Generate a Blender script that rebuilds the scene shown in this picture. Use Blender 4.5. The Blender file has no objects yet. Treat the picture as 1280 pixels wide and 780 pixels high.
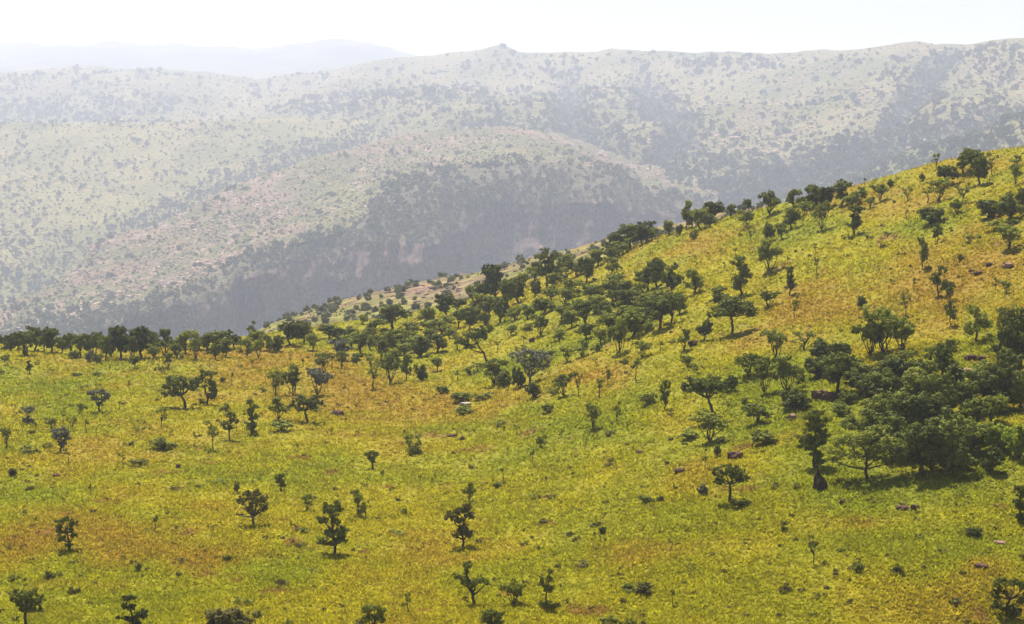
import bpy, math, random
import numpy as np
from mathutils import Vector, Matrix

random.seed(7)
RNG = np.random.default_rng(7)
sc = bpy.context.scene
COL = sc.collection
R = math.radians

# ------------------------------------------------------------------ camera
W0, H0, FPX = 1280.0, 780.0, 2887.0
CZ, PITCH = 60.0, R(5.36)
cam_data = bpy.data.cameras.new('camera')
cam_data.sensor_width = 36.0
cam_data.lens = 36.0 * FPX / W0
cam_data.clip_start = 1.0
cam_data.clip_end = 60000.0
cam = bpy.data.objects.new('camera', cam_data)
cam.location = (0, 0, CZ)
cam.rotation_euler = (math.pi / 2 - PITCH, 0, 0)
COL.objects.link(cam)
sc.camera = cam

# ------------------------------------------------------------------ sky, sun, exposure
SUN_EL, SUN_AZ = R(62), R(-16)          # azimuth measured from +Y (view direction), negative = left
w = bpy.data.worlds.new('World')
sc.world = w
w.use_nodes = True
nt = w.node_tree
for n in list(nt.nodes):
    nt.nodes.remove(n)
sky = nt.nodes.new('ShaderNodeTexSky')
sky.sky_type = 'NISHITA'
sky.sun_disc = False
sky.sun_elevation = SUN_EL
sky.sun_rotation = SUN_AZ
sky.altitude = 1200
sky.air_density = 1.0
sky.dust_density = 3.5
sky.ozone_density = 1.0
bg = nt.nodes.new('ShaderNodeBackground')
bg.inputs['Strength'].default_value = 0.065
wo = nt.nodes.new('ShaderNodeOutputWorld')
nt.links.new(sky.outputs[0], bg.inputs[0])
nt.links.new(bg.outputs[0], wo.inputs[0])

sl = bpy.data.lights.new('sun', 'SUN')
sl.energy = 5.0
sl.angle = R(0.53)
sl.color = (1.0, 0.95, 0.86)
so = bpy.data.objects.new('sun', sl)
sdir = Vector((math.sin(SUN_AZ) * math.cos(SUN_EL), math.cos(SUN_AZ) * math.cos(SUN_EL), math.sin(SUN_EL)))
so.rotation_euler = (-sdir).to_track_quat('-Z', 'Y').to_euler()
so.location = (0, 0, 400)
COL.objects.link(so)

sc.view_settings.view_transform = 'Standard'
sc.view_settings.look = 'None'
sc.view_settings.exposure = 1.0
sc.view_settings.gamma = 1.0
sc.view_settings.use_curve_mapping = False
sc.render.engine = 'CYCLES'
sc.cycles.use_denoising = True
sc.cycles.max_bounces = 6
sc.cycles.diffuse_bounces = 2
sc.cycles.glossy_bounces = 1
sc.cycles.transmission_bounces = 3
sc.cycles.transparent_max_bounces = 4
sc.cycles.volume_bounces = 1
HAZE_DENSITY = 0.000087
FS = 2.4                                 # the far terrain's rows are listed in units of 2.4 m
VS = 1.5
HAZE_ANISO = 0.36

# ------------------------------------------------------------------ helpers
def elev(py):
    """tangent of the sight line's elevation for a photo row"""
    return math.tan(-PITCH + math.atan((390.0 - py) / FPX))

def elev_np(py):
    return np.tan(-PITCH + np.arctan((390.0 - np.asarray(py, float)) / FPX))

def world_np(px, py, Y):
    px, py, Y = np.broadcast_arrays(np.asarray(px, float), np.asarray(py, float), np.asarray(Y, float))
    a = (390.0 - py) / FPX
    cy = math.cos(PITCH) + a * math.sin(PITCH)
    cz = -math.sin(PITCH) + a * math.cos(PITCH)
    s = Y / cy
    return np.stack([(px - 640.0) / FPX * s, Y, CZ + cz * s], -1)

def project_np(P):
    x, y, z = P[..., 0], P[..., 1], P[..., 2] - CZ
    d = y * math.cos(PITCH) - z * math.sin(PITCH)
    u = y * math.sin(PITCH) + z * math.cos(PITCH)
    return 640 + x / d * FPX, 390 - u / d * FPX, d

def _h(ix, iy, seed):
    n = (ix.astype(np.int64) * 374761393 + iy.astype(np.int64) * 668265263 + seed * 982451653) & 0x7fffffff
    n = ((n ^ (n >> 13)) * 1274126177) & 0x7fffffff
    n = n ^ (n >> 16)
    return (n & 0xffff) / 65535.0

def vnoise(x, y, seed=0):
    ix, iy = np.floor(x), np.floor(y)
    fx, fy = x - ix, y - iy
    fx, fy = fx * fx * (3 - 2 * fx), fy * fy * (3 - 2 * fy)
    a, b = _h(ix, iy, seed), _h(ix + 1, iy, seed)
    c, d = _h(ix, iy + 1, seed), _h(ix + 1, iy + 1, seed)
    return (a * (1 - fx) + b * fx) * (1 - fy) + (c * (1 - fx) + d * fx) * fy

def fbm(x, y, octv=4, seed=0, ridged=False):
    s = np.zeros_like(x, dtype=float); a, t = 1.0, 0.0
    for k in range(octv):
        v = vnoise(x * 2 ** k, y * 2 ** k, seed + 17 * k)
        if ridged:
            v = 1 - np.abs(2 * v - 1)
        s += a * v; t += a; a *= 0.52
    return s / t

def sstep(a, b, x):
    t = np.clip((x - a) / (b - a), 0, 1)
    return t * t * (3 - 2 * t)

def poly_dist(px, py, pts):
    best = np.full(px.shape, 1e9)
    for (x0, y0), (x1, y1) in zip(pts[:-1], pts[1:]):
        dx, dy = x1 - x0, y1 - y0
        t = np.clip(((px - x0) * dx + (py - y0) * dy) / (dx * dx + dy * dy), 0, 1)
        best = np.minimum(best, np.hypot(px - x0 - t * dx, py - y0 - t * dy))
    return best

def blob(px, py, x, y, rx, ry):
    return np.exp(-((px - x) / rx) ** 2 - ((py - y) / ry) ** 2)

def mesh_from(name, V, F, smooth=False):
    """V (n,3), F (m,k) numpy arrays"""
    V = np.ascontiguousarray(V, dtype=np.float32); F = np.ascontiguousarray(F, dtype=np.int32)
    me = bpy.data.meshes.new(name)
    k = F.shape[1]
    me.vertices.add(len(V)); me.vertices.foreach_set('co', V.ravel())
    me.loops.add(F.size); me.loops.foreach_set('vertex_index', F.ravel())
    me.polygons.add(len(F))
    me.polygons.foreach_set('loop_start', np.arange(0, F.size, k, dtype=np.int32))
    try:
        me.polygons.foreach_set('loop_total', np.full(len(F), k, dtype=np.int32))
    except Exception:
        pass
    if smooth:
        me.polygons.foreach_set('use_smooth', np.ones(len(F), dtype=bool))
    me.update(calc_edges=True)
    return me

def add_color(me, name, C):
    at = me.color_attributes.new(name, 'FLOAT_COLOR', 'POINT')
    C = np.asarray(C, dtype=np.float32)
    if C.shape[1] == 3:
        C = np.concatenate([C, np.ones((len(C), 1), np.float32)], 1)
    at.data.foreach_set('color', C.ravel())

def link(name, me, mat=None, parent=None):
    o = bpy.data.objects.new(name, me)
    COL.objects.link(o)
    if mat and me is not None and not me.materials:
        me.materials.append(mat)
    if parent:
        o.parent = parent
    return o

def grid_faces(nr, nc):
    i = np.arange(nr - 1)[:, None] * nc + np.arange(nc - 1)[None, :]
    return np.stack([i, i + 1, i + nc + 1, i + nc], -1).reshape(-1, 4)

# ------------------------------------------------------------------ materials
def new_mat(name):
    m = bpy.data.materials.new(name); m.use_nodes = True
    t = m.node_tree
    for n in list(t.nodes):
        t.nodes.remove(n)
    return m, t, t.nodes.new('ShaderNodeOutputMaterial')

def ground_mat(name, attr, scale, bump, var=0.35, rough=0.95):
    m, t, out = new_mat(name)
    b = t.nodes.new('ShaderNodeBsdfPrincipled')
    b.inputs['Roughness'].default_value = rough
    b.inputs['Specular IOR Level'].default_value = 0.1
    a = t.nodes.new('ShaderNodeAttribute'); a.attribute_name = attr
    geo = t.nodes.new('ShaderNodeNewGeometry')
    n1 = t.nodes.new('ShaderNodeTexNoise'); n1.inputs['Scale'].default_value = scale; n1.inputs['Detail'].default_value = 6
    t.links.new(geo.outputs['Position'], n1.inputs['Vector'])
    mr = t.nodes.new('ShaderNodeMapRange')
    mr.inputs['From Min'].default_value = 0.3; mr.inputs['From Max'].default_value = 0.7
    mr.inputs['To Min'].default_value = 1 - var; mr.inputs['To Max'].default_value = 1 + var
    t.links.new(n1.outputs['Fac'], mr.inputs['Value'])
    mx = t.nodes.new('ShaderNodeVectorMath'); mx.operation = 'SCALE'
    t.links.new(a.outputs['Color'], mx.inputs[0]); t.links.new(mr.outputs[0], mx.inputs['Scale'])
    t.links.new(mx.outputs[0], b.inputs['Base Color'])
    bp = t.nodes.new('ShaderNodeBump'); bp.inputs['Strength'].default_value = 0.8; bp.inputs['Distance'].default_value = bump
    t.links.new(n1.outputs['Fac'], bp.inputs['Height']); t.links.new(bp.outputs[0], b.inputs['Normal'])
    t.links.new(b.outputs[0], out.inputs[0])
    return m

def leaf_mat(name, c0, c1, trans=0.3, attr=None):
    """leaf colour varies per leaf (attribute 'tone') and per plant (object random)"""
    m, t, out = new_mat(name)
    a = t.nodes.new('ShaderNodeAttribute'); a.attribute_name = 'tone'
    if attr:
        colsock = a.outputs['Color']
    else:
        oi = t.nodes.new('ShaderNodeObjectInfo')
        ad = t.nodes.new('ShaderNodeMath'); ad.operation = 'MULTIPLY_ADD'
        ad.inputs[1].default_value = 0.5
        t.links.new(oi.outputs['Random'], ad.inputs[0])
        ml = t.nodes.new('ShaderNodeMath'); ml.operation = 'MULTIPLY'; ml.inputs[1].default_value = 0.6
        t.links.new(a.outputs['Fac'], ml.inputs[0])
        t.links.new(ml.outputs[0], ad.inputs[2])
        mx = t.nodes.new('ShaderNodeMix'); mx.data_type = 'RGBA'
        mx.inputs[6].default_value = (*c0, 1); mx.inputs[7].default_value = (*c1, 1)
        t.links.new(ad.outputs[0], mx.inputs[0])
        colsock = mx.outputs[2]
    b = t.nodes.new('ShaderNodeBsdfPrincipled')
    b.inputs['Roughness'].default_value = 0.6
    b.inputs['Specular IOR Level'].default_value = 0.06
    t.links.new(colsock, b.inputs['Base Color'])
    tr = t.nodes.new('ShaderNodeBsdfTranslucent')
    t.links.new(colsock, tr.inputs['Color'])
    ms = t.nodes.new('ShaderNodeMixShader'); ms.inputs[0].default_value = trans
    t.links.new(b.outputs[0], ms.inputs[1]); t.links.new(tr.outputs[0], ms.inputs[2])
    t.links.new(ms.outputs[0], out.inputs[0])
    return m

def solid_mat(name, c0, c1, scale, rough=0.9, bump=0.05):
    m, t, out = new_mat(name)
    b = t.nodes.new('ShaderNodeBsdfPrincipled'); b.inputs['Roughness'].default_value = rough
    b.inputs['Specular IOR Level'].default_value = 0.2
    tc = t.nodes.new('ShaderNodeTexCoord')
    n1 = t.nodes.new('ShaderNodeTexNoise'); n1.inputs['Scale'].default_value = scale; n1.inputs['Detail'].default_value = 5
    t.links.new(tc.outputs['Object'], n1.inputs['Vector'])
    cr = t.nodes.new('ShaderNodeValToRGB')
    cr.color_ramp.elements[0].position = 0.35; cr.color_ramp.elements[0].color = (*c0, 1)
    cr.color_ramp.elements[1].position = 0.68; cr.color_ramp.elements[1].color = (*c1, 1)
    t.links.new(n1.outputs['Fac'], cr.inputs[0]); t.links.new(cr.outputs[0], b.inputs['Base Color'])
    bp = t.nodes.new('ShaderNodeBump'); bp.inputs['Strength'].default_value = 0.6; bp.inputs['Distance'].default_value = bump
    t.links.new(n1.outputs['Fac'], bp.inputs['Height']); t.links.new(bp.outputs[0], b.inputs['Normal'])
    t.links.new(b.outputs[0], out.inputs[0])
    return m

M_NEAR = ground_mat('grassland_soil', 'tint', 1.3, 0.35, 0.25)
M_FAR = ground_mat('far_ground', 'tint', 0.11, 4.0, 0.75)
M_GRASS = leaf_mat('grass_blades', None, None, 0.55, attr=True)
M_LEAF = {
    'm': leaf_mat('leaf_mid_green', (0.055, 0.075, 0.008), (0.320, 0.335, 0.040), 0.28),
    'd': leaf_mat('leaf_dark_green', (0.026, 0.040, 0.005), (0.200, 0.220, 0.028), 0.22),
    'l': leaf_mat('leaf_lime_green', (0.14, 0.20, 0.012), (0.30, 0.36, 0.03), 0.40),
    'g': leaf_mat('leaf_silver_grey', (0.10, 0.11, 0.065), (0.22, 0.22, 0.15), 0.20),
    'o': leaf_mat('leaf_olive', (0.060, 0.062, 0.014), (0.19, 0.165, 0.04), 0.25),
    'r': leaf_mat('leaf_rust', (0.12, 0.06, 0.02), (0.20, 0.09, 0.03), 0.25),
}
M_FARLEAF = leaf_mat('far_foliage', (0.028, 0.042, 0.018), (0.095, 0.115, 0.045), 0.2)
M_SCRUB = leaf_mat('scrub_foliage', (0.055, 0.070, 0.028), (0.17, 0.175, 0.075), 0.2)
M_BARK = solid_mat('bark', (0.045, 0.034, 0.024), (0.11, 0.085, 0.06), 4, 0.95, 0.03)
M_PALEBARK = solid_mat('pale_bark', (0.14, 0.12, 0.08), (0.26, 0.22, 0.15), 4, 0.95, 0.03)
M_ROCK = {
    'k': solid_mat('rock_red_brown', (0.03, 0.014, 0.010), (0.13, 0.06, 0.042), 1.4, 0.9, 0.12),
    'p': solid_mat('rock_pink', (0.14, 0.075, 0.05), (0.30, 0.18, 0.12), 1.4, 0.9, 0.12),
    'n': solid_mat('mound_dark_soil', (0.022, 0.014, 0.010), (0.06, 0.035, 0.025), 1.6, 0.95, 0.1),
    'w': solid_mat('rock_pale_grey', (0.25, 0.22, 0.17), (0.42, 0.38, 0.30), 1.4, 0.9, 0.1),
}
M_FARROCK = solid_mat('far_rock_pink', (0.24, 0.15, 0.11), (0.58, 0.40, 0.31), 0.05, 0.9, 0.3)

def structure(o):
    o['kind'] = 'structure'
    return o

# ------------------------------------------------------------------ near hillside
CREST = [(-700, 445, 560), (-300, 438, 540), (0, 434, 520), (100, 432, 520), (200, 428, 525), (300, 421, 535),
         (360, 414, 545), (420, 408, 565), (480, 402, 590), (540, 388, 610), (600, 374, 615), (640, 358, 605), (700, 336, 590),
         (760, 320, 575), (800, 303, 562), (860, 284, 550), (930, 266, 538), (1000, 251, 525), (1060, 237, 515),
         (1150, 212, 500), (1200, 201, 493), (1280, 187, 482), (1500, 150, 455), (2000, 90, 420)]
cr = np.array(CREST, float)
BOT = np.array([(-700, 250), (0, 238), (400, 236), (800, 236), (1280, 238), (2000, 245)], float)

def smooth1(a, k):
    ker = np.hanning(k + 2)[1:-1]; ker /= ker.sum()
    p = np.pad(a, (k // 2, k - 1 - k // 2), mode='edge')
    return np.convolve(p, ker, 'valid')

PXN = np.arange(-700, 2001, 6.0)
c_py = smooth1(np.interp(PXN, cr[:, 0], cr[:, 1]), 15)
c_Y = smooth1(np.interp(PXN, cr[:, 0], cr[:, 2]), 15)
b_Y = np.interp(PXN, BOT[:, 0], BOT[:, 1])
m_c, m_b = elev_np(c_py), elev_np(780.0)

def near_Y(px, m):
    """ground depth along a sight line"""
    yc, yb, mc = np.interp(px, PXN, c_Y), np.interp(px, PXN, b_Y), np.interp(px, PXN, m_c)
    f = (m - m_b) / (mc - m_b)
    # mostly a straight hillside, slightly concave in the middle
    inv = (1 / yb) * (1 - f) + (1 / yc) * f
    return 1.0 / inv

rowsP = []
# hill the photographer stands on, in front of the frame
for Yv, zz in ((-160, 66), (-60, 62), (-10, 57.5), (30, 46), (70, 31), (110, 18), (150, 9.5), (185, 6.5)):
    X = (PXN - 640) / FPX * max(Yv, 0) + (PXN - 640) * 0.07
    X = (PXN - 640) / FPX * (Yv + 260) if Yv < 150 else (PXN - 640) / FPX * Yv * (1 + (235 - Yv) * 0.006)
    rowsP.append(np.stack([X, np.full_like(X, Yv), np.full_like(X, zz)], -1))
NS = 190
svals = np.linspace(-0.12, 1.0, NS)
front_rows = len(rowsP)
for s in svals:
    m = m_b + (m_c - m_b) * s
    inv = (1 / b_Y) * (1 - s) + (1 / c_Y) * s
    Y = 1 / inv
    rowsP.append(np.stack([(PXN - 640) / FPX * Y * (math.cos(PITCH) - m * math.sin(PITCH)), Y, CZ + m * Y], -1))
crest_row = len(rowsP) - 1
base = rowsP[-1]
for dY, dz in ((6, -0.3), (14, -1.6), (26, -5), (45, -13), (75, -28), (115, -48), (170, -75), (240, -105)):
    P = base.copy(); P[:, 1] += dY; P[:, 0] *= 1 + dY / base[:, 1]; P[:, 2] += dz * (0.75 + 0.25 * sstep(1300, 500, PXN))
    rowsP.append(P)
NG = np.array(rowsP)
def near_relief(x, y):
    return (fbm(x / 42, y / 42, 3, 3) - 0.5) * 2.6 + (fbm(x / 9, y / 9, 3, 11) - 0.5) * 0.9 + (fbm(x / 2.5, y / 2.5, 2, 21) - 0.5) * 0.25
NG[..., 2] += near_relief(NG[..., 0], NG[..., 1])
nr, nc = NG.shape[:2]

GREEN, YELL, OCHRE, RED = (np.array(c) for c in ((0.27, 0.29, 0.012), (0.40, 0.345, 0.014), (0.38, 0.255, 0.024), (0.29, 0.13, 0.05)))
OCHRE_SPOTS = [(300, 470, 110, 45), (500, 515, 130, 30), (430, 480, 60, 25), (880, 300, 90, 30), (1030, 385, 110, 25), (960, 415, 60, 15), (1090, 250, 90, 22),
               (930, 430, 50, 12), (760, 470, 80, 25), (1220, 345, 80, 30), (60, 660, 110, 30), (230, 700, 120, 20), (820, 690, 90, 18), (1230, 705, 60, 22), (1060, 655, 70, 14), (1180, 380, 40, 40), (560, 690, 90, 20)]
GREEN_SPOTS = [(60, 480, 130, 28), (1210, 285, 80, 16), (960, 500, 80, 50), (1010, 290, 60, 25), (730, 540, 120, 40), (290, 600, 110, 18), (720, 430, 70, 30), (1080, 560, 120, 60), (1250, 580, 60, 40), (1160, 620, 120, 30), (640, 460, 50, 20)]
def grass_tint(P):
    px, py, _ = project_np(P)
    x, y = P[..., 0], P[..., 1]
    n = fbm(x / 28, y / 45, 4, 5)
    n2 = fbm(x / 6, y / 9, 3, 9)
    o = (n - 0.5) * 1.7 + (n2 - 0.5) * 1.2
    g = np.zeros_like(o)
    for s in OCHRE_SPOTS: o = o + 0.75 * blob(px, py, *s)
    for s in GREEN_SPOTS: g = g + 0.7 * blob(px, py, *s)
    n3 = fbm(x / 13 + 31, y / 20, 3, 41)
    g = g + (n3 - 0.5) * 1.9 + 0.24
    o = np.clip(o + 0.12 - 0.5 * g, 0, 1)[..., None]
    g = np.clip(g * 1.0, 0, 1)[..., None]
    c = YELL * (1 - g) + GREEN * g
    c = c * (1 - o) + OCHRE * o
    n4 = fbm(x / 1.6, y / 2.2, 2, 61)[..., None]
    r = sstep(0.74, 0.84, fbm(x / 4.5, y / 6, 3, 77))[..., None] * 0.6
    c = c * (1 - r) + RED * r
    return c * (0.80 + 0.40 * n4)

near_me = mesh_from('hillside', NG.reshape(-1, 3), grid_faces(nr, nc), True)
soil = grass_tint(NG.reshape(-1, 3)) * np.array([0.50, 0.485, 0.55])
add_color(near_me, 'tint', soil)
hillside = structure(link('hillside', near_me, M_NEAR))

from mathutils.bvhtree import BVHTree
_tri = grid_faces(nr, nc)
BVH = BVHTree.FromPolygons([tuple(v) for v in NG.reshape(-1, 3).tolist()], _tri.tolist())
EYE = Vector((0, 0, CZ))
def ground_hit(px, py):
    """foot of a thing on the hillside under a sight line"""
    for k in range(30):
        p = world_np(px, py + k * 1.5, 100.0)
        d = (Vector(p) - EYE).normalized()
        # start beyond the photographer's own hill
        h = BVH.ray_cast(EYE + d * 150, d, 900)
        if h[0] is not None and h[0].y < np.interp(px, PXN, c_Y) + 9:
            return h[0]
    return None
def ground_z(x, y):
    h = BVH.ray_cast(Vector((x, y, 500)), Vector((0, 0, -1)), 900)
    return h[0].z if h[0] is not None else None

# ------------------------------------------------------------------ grass (nobody could count it)
def bil(G, r, c):
    i, j = np.floor(r).astype(int), np.floor(c).astype(int)
    i = np.clip(i, 0, G.shape[0] - 2); j = np.clip(j, 0, G.shape[1] - 2)
    fr, fc = (r - i)[:, None], (c - j)[:, None]
    return (G[i, j] * (1 - fr) + G[i + 1, j] * fr) * (1 - fc) + (G[i, j + 1] * (1 - fr) + G[i + 1, j + 1] * fr) * fc

def make_grass(n_tuft, blades):
    c0, c1 = np.interp([-60, 1345], PXN, np.arange(len(PXN)))
    rr = RNG.uniform(front_rows + 8, crest_row + 2.5, n_tuft)
    cc = RNG.uniform(c0, c1, n_tuft)
    n_side = n_tuft // 4                              # thinner cover further along the slope
    lo, hi = np.interp([-520, 1900], PXN, np.arange(len(PXN)))
    side = RNG.random(n_side) < 0.42
    cc[:n_side] = np.where(side, RNG.uniform(lo, c0, n_side), RNG.uniform(c1, hi, n_side))
    P = bil(NG, rr, cc)
    hn = fbm(P[:, 0] / 7, P[:, 1] / 9, 3, 91)
    ok = RNG.random(n_tuft) < 0.35 + 1.1 * hn
    P, hn = P[ok], hn[ok]
    n = len(P)
    tint = grass_tint(P)
    dark = RNG.uniform(0.70, 1.25, (n, 1))
    tint = tint * dark * 0.98
    h = (0.13 + 0.34 * hn) * RNG.uniform(0.6, 1.35, n) * (0.8 + P[:, 1] / 900)
    V = np.zeros((n, blades, 3, 3), np.float32)
    for b in range(blades):
        ang = RNG.uniform(0, 2 * np.pi, n)
        rad = RNG.uniform(0.02, 0.30, n)
        bx, by = P[:, 0] + rad * np.cos(ang), P[:, 1] + rad * np.sin(ang)
        fa = RNG.uniform(0, np.pi, n)
        wd = RNG.uniform(0.07, 0.18, n) * (0.6 + P[:, 1] / 500)
        lean = RNG.uniform(0.3, 1.3, n) * h
        la = RNG.uniform(0, 2 * np.pi, n)
        hb = h * RNG.uniform(0.6, 1.1, n)
        for k, s in ((0, -1), (1, 1)):
            V[:, b, k, 0] = bx + s * wd * np.cos(fa); V[:, b, k, 1] = by + s * wd * np.sin(fa); V[:, b, k, 2] = P[:, 2] - 0.04
        V[:, b, 2, 0] = bx + lean * np.cos(la); V[:, b, 2, 1] = by + lean * np.sin(la); V[:, b, 2, 2] = P[:, 2] + hb
    C = np.repeat(tint[:, None, :], blades * 3, 1) * np.repeat(RNG.uniform(0.88, 1.12, (n, blades, 1)), 3, 1)
    me = mesh_from('grass', V.reshape(-1, 3), np.arange(n * blades * 3).reshape(-1, 3))
    add_color(me, 'tone', C.reshape(-1, 3))
    o = link('grass', me, M_GRASS)
    o['kind'] = 'stuff'
    o['label'] = 'yellow green savanna grass with ochre patches covering the near hillside'
    o['category'] = 'grass'
make_grass(290000, 4)

# ------------------------------------------------------------------ far terrain lofts
def loft(rows, pxs, subs, sm=5):
    """rows of (px, py, Y) from front to back -> surface grid; each row has its own distance"""
    G = []
    for row in rows:
        a = np.array(row, float)
        G.append(world_np(pxs, smooth1(np.interp(pxs, a[:, 0], a[:, 1]), sm), FS * smooth1(np.interp(pxs, a[:, 0], a[:, 2]), sm)))
    G = np.array(G); out = []; rid = []
    for i in range(len(G) - 1):
        p1, p2 = G[i], G[i + 1]
        p0 = G[i - 1] if i > 0 else 2 * p1 - p2
        p3 = G[i + 2] if i + 2 < len(G) else 2 * p2 - p1
        for k in range(subs[i]):
            t = k / subs[i]
            out.append(0.5 * ((2 * p1) + 0.6 * (p2 - p0) * t * 1.0 + 0 * t) if False else
                       _cat(p0, p1, p2, p3, t)); rid.append(i + t)
    out.append(G[-1]); rid.append(len(G) - 1)
    return np.array(out), np.array(rid)

def _cat(p0, p1, p2, p3, t):
    m1, m2 = 0.3 * (p2 - p0), 0.3 * (p3 - p1)
    lim = np.linalg.norm(p2 - p1, axis=-1, keepdims=True)
    for_m = lambda m: m * np.minimum(1, lim / (np.linalg.norm(m, axis=-1, keepdims=True) + 1e-6))
    m1, m2 = for_m(m1), for_m(m2)
    t2, t3 = t * t, t * t * t
    return (2 * t3 - 3 * t2 + 1) * p1 + (t3 - 2 * t2 + t) * m1 + (-2 * t3 + 3 * t2) * p2 + (t3 - t2) * m2

def back(row, dpy, dY):
    return [(a, b + dpy, c + dY) for a, b, c in row]

FAR_DRY = 0.47                           # dry brush: overall reflectance of the far slopes
def terrain(name, G, tint):
    me = mesh_from(name, G.reshape(-1, 3), grid_faces(*G.shape[:2]), True)
    add_color(me, 'tint', tint.reshape(-1, 3) * FAR_DRY)
    return structure(link(name, me, M_FAR))

def lerp(a, b, t):
    return np.array(a) * (1 - t[..., None]) + np.array(b) * t[..., None]

# --- lower shoulder just past the hillside's brow
H_top = [(150, 470, 900), (300, 428, 920), (340, 404, 930), (400, 383, 950), (450, 370, 975), (520, 354, 980), (600, 341, 950), (650, 327, 910),
         (700, 314, 860), (780, 294, 800), (900, 268, 720), (1200, 215, 650)]
H_rows = [[(150, 500, 700), (340, 450, 720), (500, 432, 740), (800, 345, 650), (1200, 260, 560)],
          [(150, 480, 760), (340, 420, 790), (450, 396, 800), (560, 372, 790), (700, 335, 740), (800, 308, 690), (1200, 235, 590)],
          H_top, back(H_top, 22, 160), back(H_top, 70, 330)]
HG, Hr = loft([[(a, b, 1.25 * c / FS) for a, b, c in r] for r in H_rows], np.arange(150, 1200, 4.0), [8, 30, 10, 6])
HG[..., 2] += (fbm(HG[..., 0] / 30, HG[..., 1] / 30, 4, 2) - 0.5) * 4
hx, hy, _ = project_np(HG)
n = fbm(HG[..., 0] / 16, HG[..., 1] / 22, 4, 8)
t_ = 1.15 * lerp((0.24, 0.22, 0.04), (0.28, 0.19, 0.08), sstep(0.45, 0.7, n))
t_ = t_ * (1 - 0.7 * blob(hx, hy, 540, 362, 110, 14)[..., None]) + np.array((0.36, 0.22, 0.16)) * (0.7 * blob(hx, hy, 540, 362, 110, 14)[..., None] * 1.0)
terrain('valley_shoulder', HG, t_)

# --- rocky spur with the gorge cliffs
S0 = [(-300, 530, 1350), (0, 480, 1400), (170, 440, 1430), (290, 428, 1480), (340, 420, 1520), (450, 395, 1580), (555, 370, 1620), (600, 355, 1690), (690, 335, 1710), (770, 312, 1740), (900, 310, 1850)]
S1 = [(-300, 480, 1362), (0, 440, 1412), (100, 428, 1432), (170, 418, 1448), (230, 416, 1440), (288, 417, 1490), (300, 408, 1540), (345, 397, 1538), (450, 375, 1590), (550, 345, 1606), (564, 335, 1682), (600, 322, 1720), (690, 318, 1726), (770, 292, 1752), (784, 288, 1805), (900, 285, 1870)]
S2 = [(-300, 472, 1395), (0, 430, 1428), (100, 415, 1440), (170, 398, 1456), (230, 378, 1448), (286, 386, 1496), (300, 347, 1552), (345, 335, 1548), (450, 312, 1600), (550, 300, 1618), (564, 292, 1696), (600, 266, 1734), (690, 256, 1740), (766, 250, 1768), (784, 266, 1820), (900, 270, 1880)]
S3 = [(-300, 455, 1450), (0, 415, 1480), (100, 400, 1485), (165, 386, 1485), (220, 366, 1480), (285, 333, 1570), (316, 316, 1590), (360, 308, 1598), (400, 300, 1610), (440, 285, 1645), (460, 262, 1690), (490, 232, 1740), (560, 212, 1820), (640, 206, 1850), (700, 202, 1870), (770, 215, 1890), (800, 240, 1900), (900, 250, 1950)]
S4 = [(-300, 440, 1600), (0, 400, 1600), (100, 362, 1640), (200, 325, 1710), (300, 285, 1790), (400, 245, 1890), (500, 205, 2010), (600, 185, 2120), (700, 180, 2170), (800, 215, 2160), (900, 240, 2100)]
S5 = [(-300, 440, 1750), (0, 379, 1750), (41, 367, 1765), (76, 348, 1790), (103, 327, 1810), (113, 308, 1840), (165, 288, 1880), (206, 276, 1910), (258, 250, 1970), (277, 238, 2000), (346, 213, 2090), (380, 200, 2130), (440, 186, 2210), (500, 172, 2310), (560, 163, 2360), (640, 158, 2410), (700, 165, 2410), (800, 205, 2310), (900, 235, 2210)]
S_rows = [S0, S1, S2, S3, S4, S5, back(S5, 20, 160), back(S5, 60, 420)]
SG, Sr = loft(S_rows, np.arange(-300, 900, 2.5), [6, 26, 24, 26, 26, 6, 4], 3)
sr = Sr[:, None] + np.zeros(SG.shape[1])
cl = sstep(0.7, 1.2, sr) * (1 - sstep(2.6, 3.1, sr))
rg = fbm(SG[..., 0] / FS / 46, SG[..., 2] / FS / 130, 4, 4, True)
rg2 = fbm(SG[..., 0] / FS / 13, SG[..., 2] / FS / 40, 4, 14, True)
SG[..., 1] += FS * cl * ((rg - 0.6) * -105 + (rg2 - 0.6) * -40)
ledge = (fbm(SG[..., 0] / FS / 120, SG[..., 2] / FS / 9, 3, 44) - 0.5) * 14
SG[..., 1] += FS * cl * ledge
SG[..., 2] += FS * (1 - cl) * ((fbm(SG[..., 0] / FS / 70, SG[..., 1] / FS / 70, 4, 6) - 0.5) * 11 + (fbm(SG[..., 0] / FS / 14, SG[..., 1] / FS / 14, 3, 16) - 0.5) * 4.5)
sx, sy, _ = project_np(SG)
n = fbm(SG[..., 0] / FS / 40, SG[..., 1] / FS / 60, 5, 18); n2 = fbm(SG[..., 0] / FS / 11, SG[..., 1] / FS / 16, 4, 28)
top = lerp((0.185, 0.175, 0.060), (0.29, 0.195, 0.115), sstep(0.42, 0.70, n + 0.25 * (n2 - 0.5)))
top = top * (1 - sstep(0.60, 0.72, n2)[..., None]) + np.array((0.44, 0.29, 0.22)) * sstep(0.60, 0.72, n2)[..., None]
gp = (blob(sx, sy, 440, 255, 55, 30) + blob(sx, sy, 610, 190, 60, 12))[..., None] * 0.8
gp = np.clip(gp, 0, 1)
top = top * (1 - gp) + np.array((0.24, 0.235, 0.07)) * gp
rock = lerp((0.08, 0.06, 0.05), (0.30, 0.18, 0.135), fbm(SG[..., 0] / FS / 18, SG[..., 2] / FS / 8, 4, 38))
veg = lerp((0.09, 0.10, 0.045), (0.20, 0.19, 0.09), n2)
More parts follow.
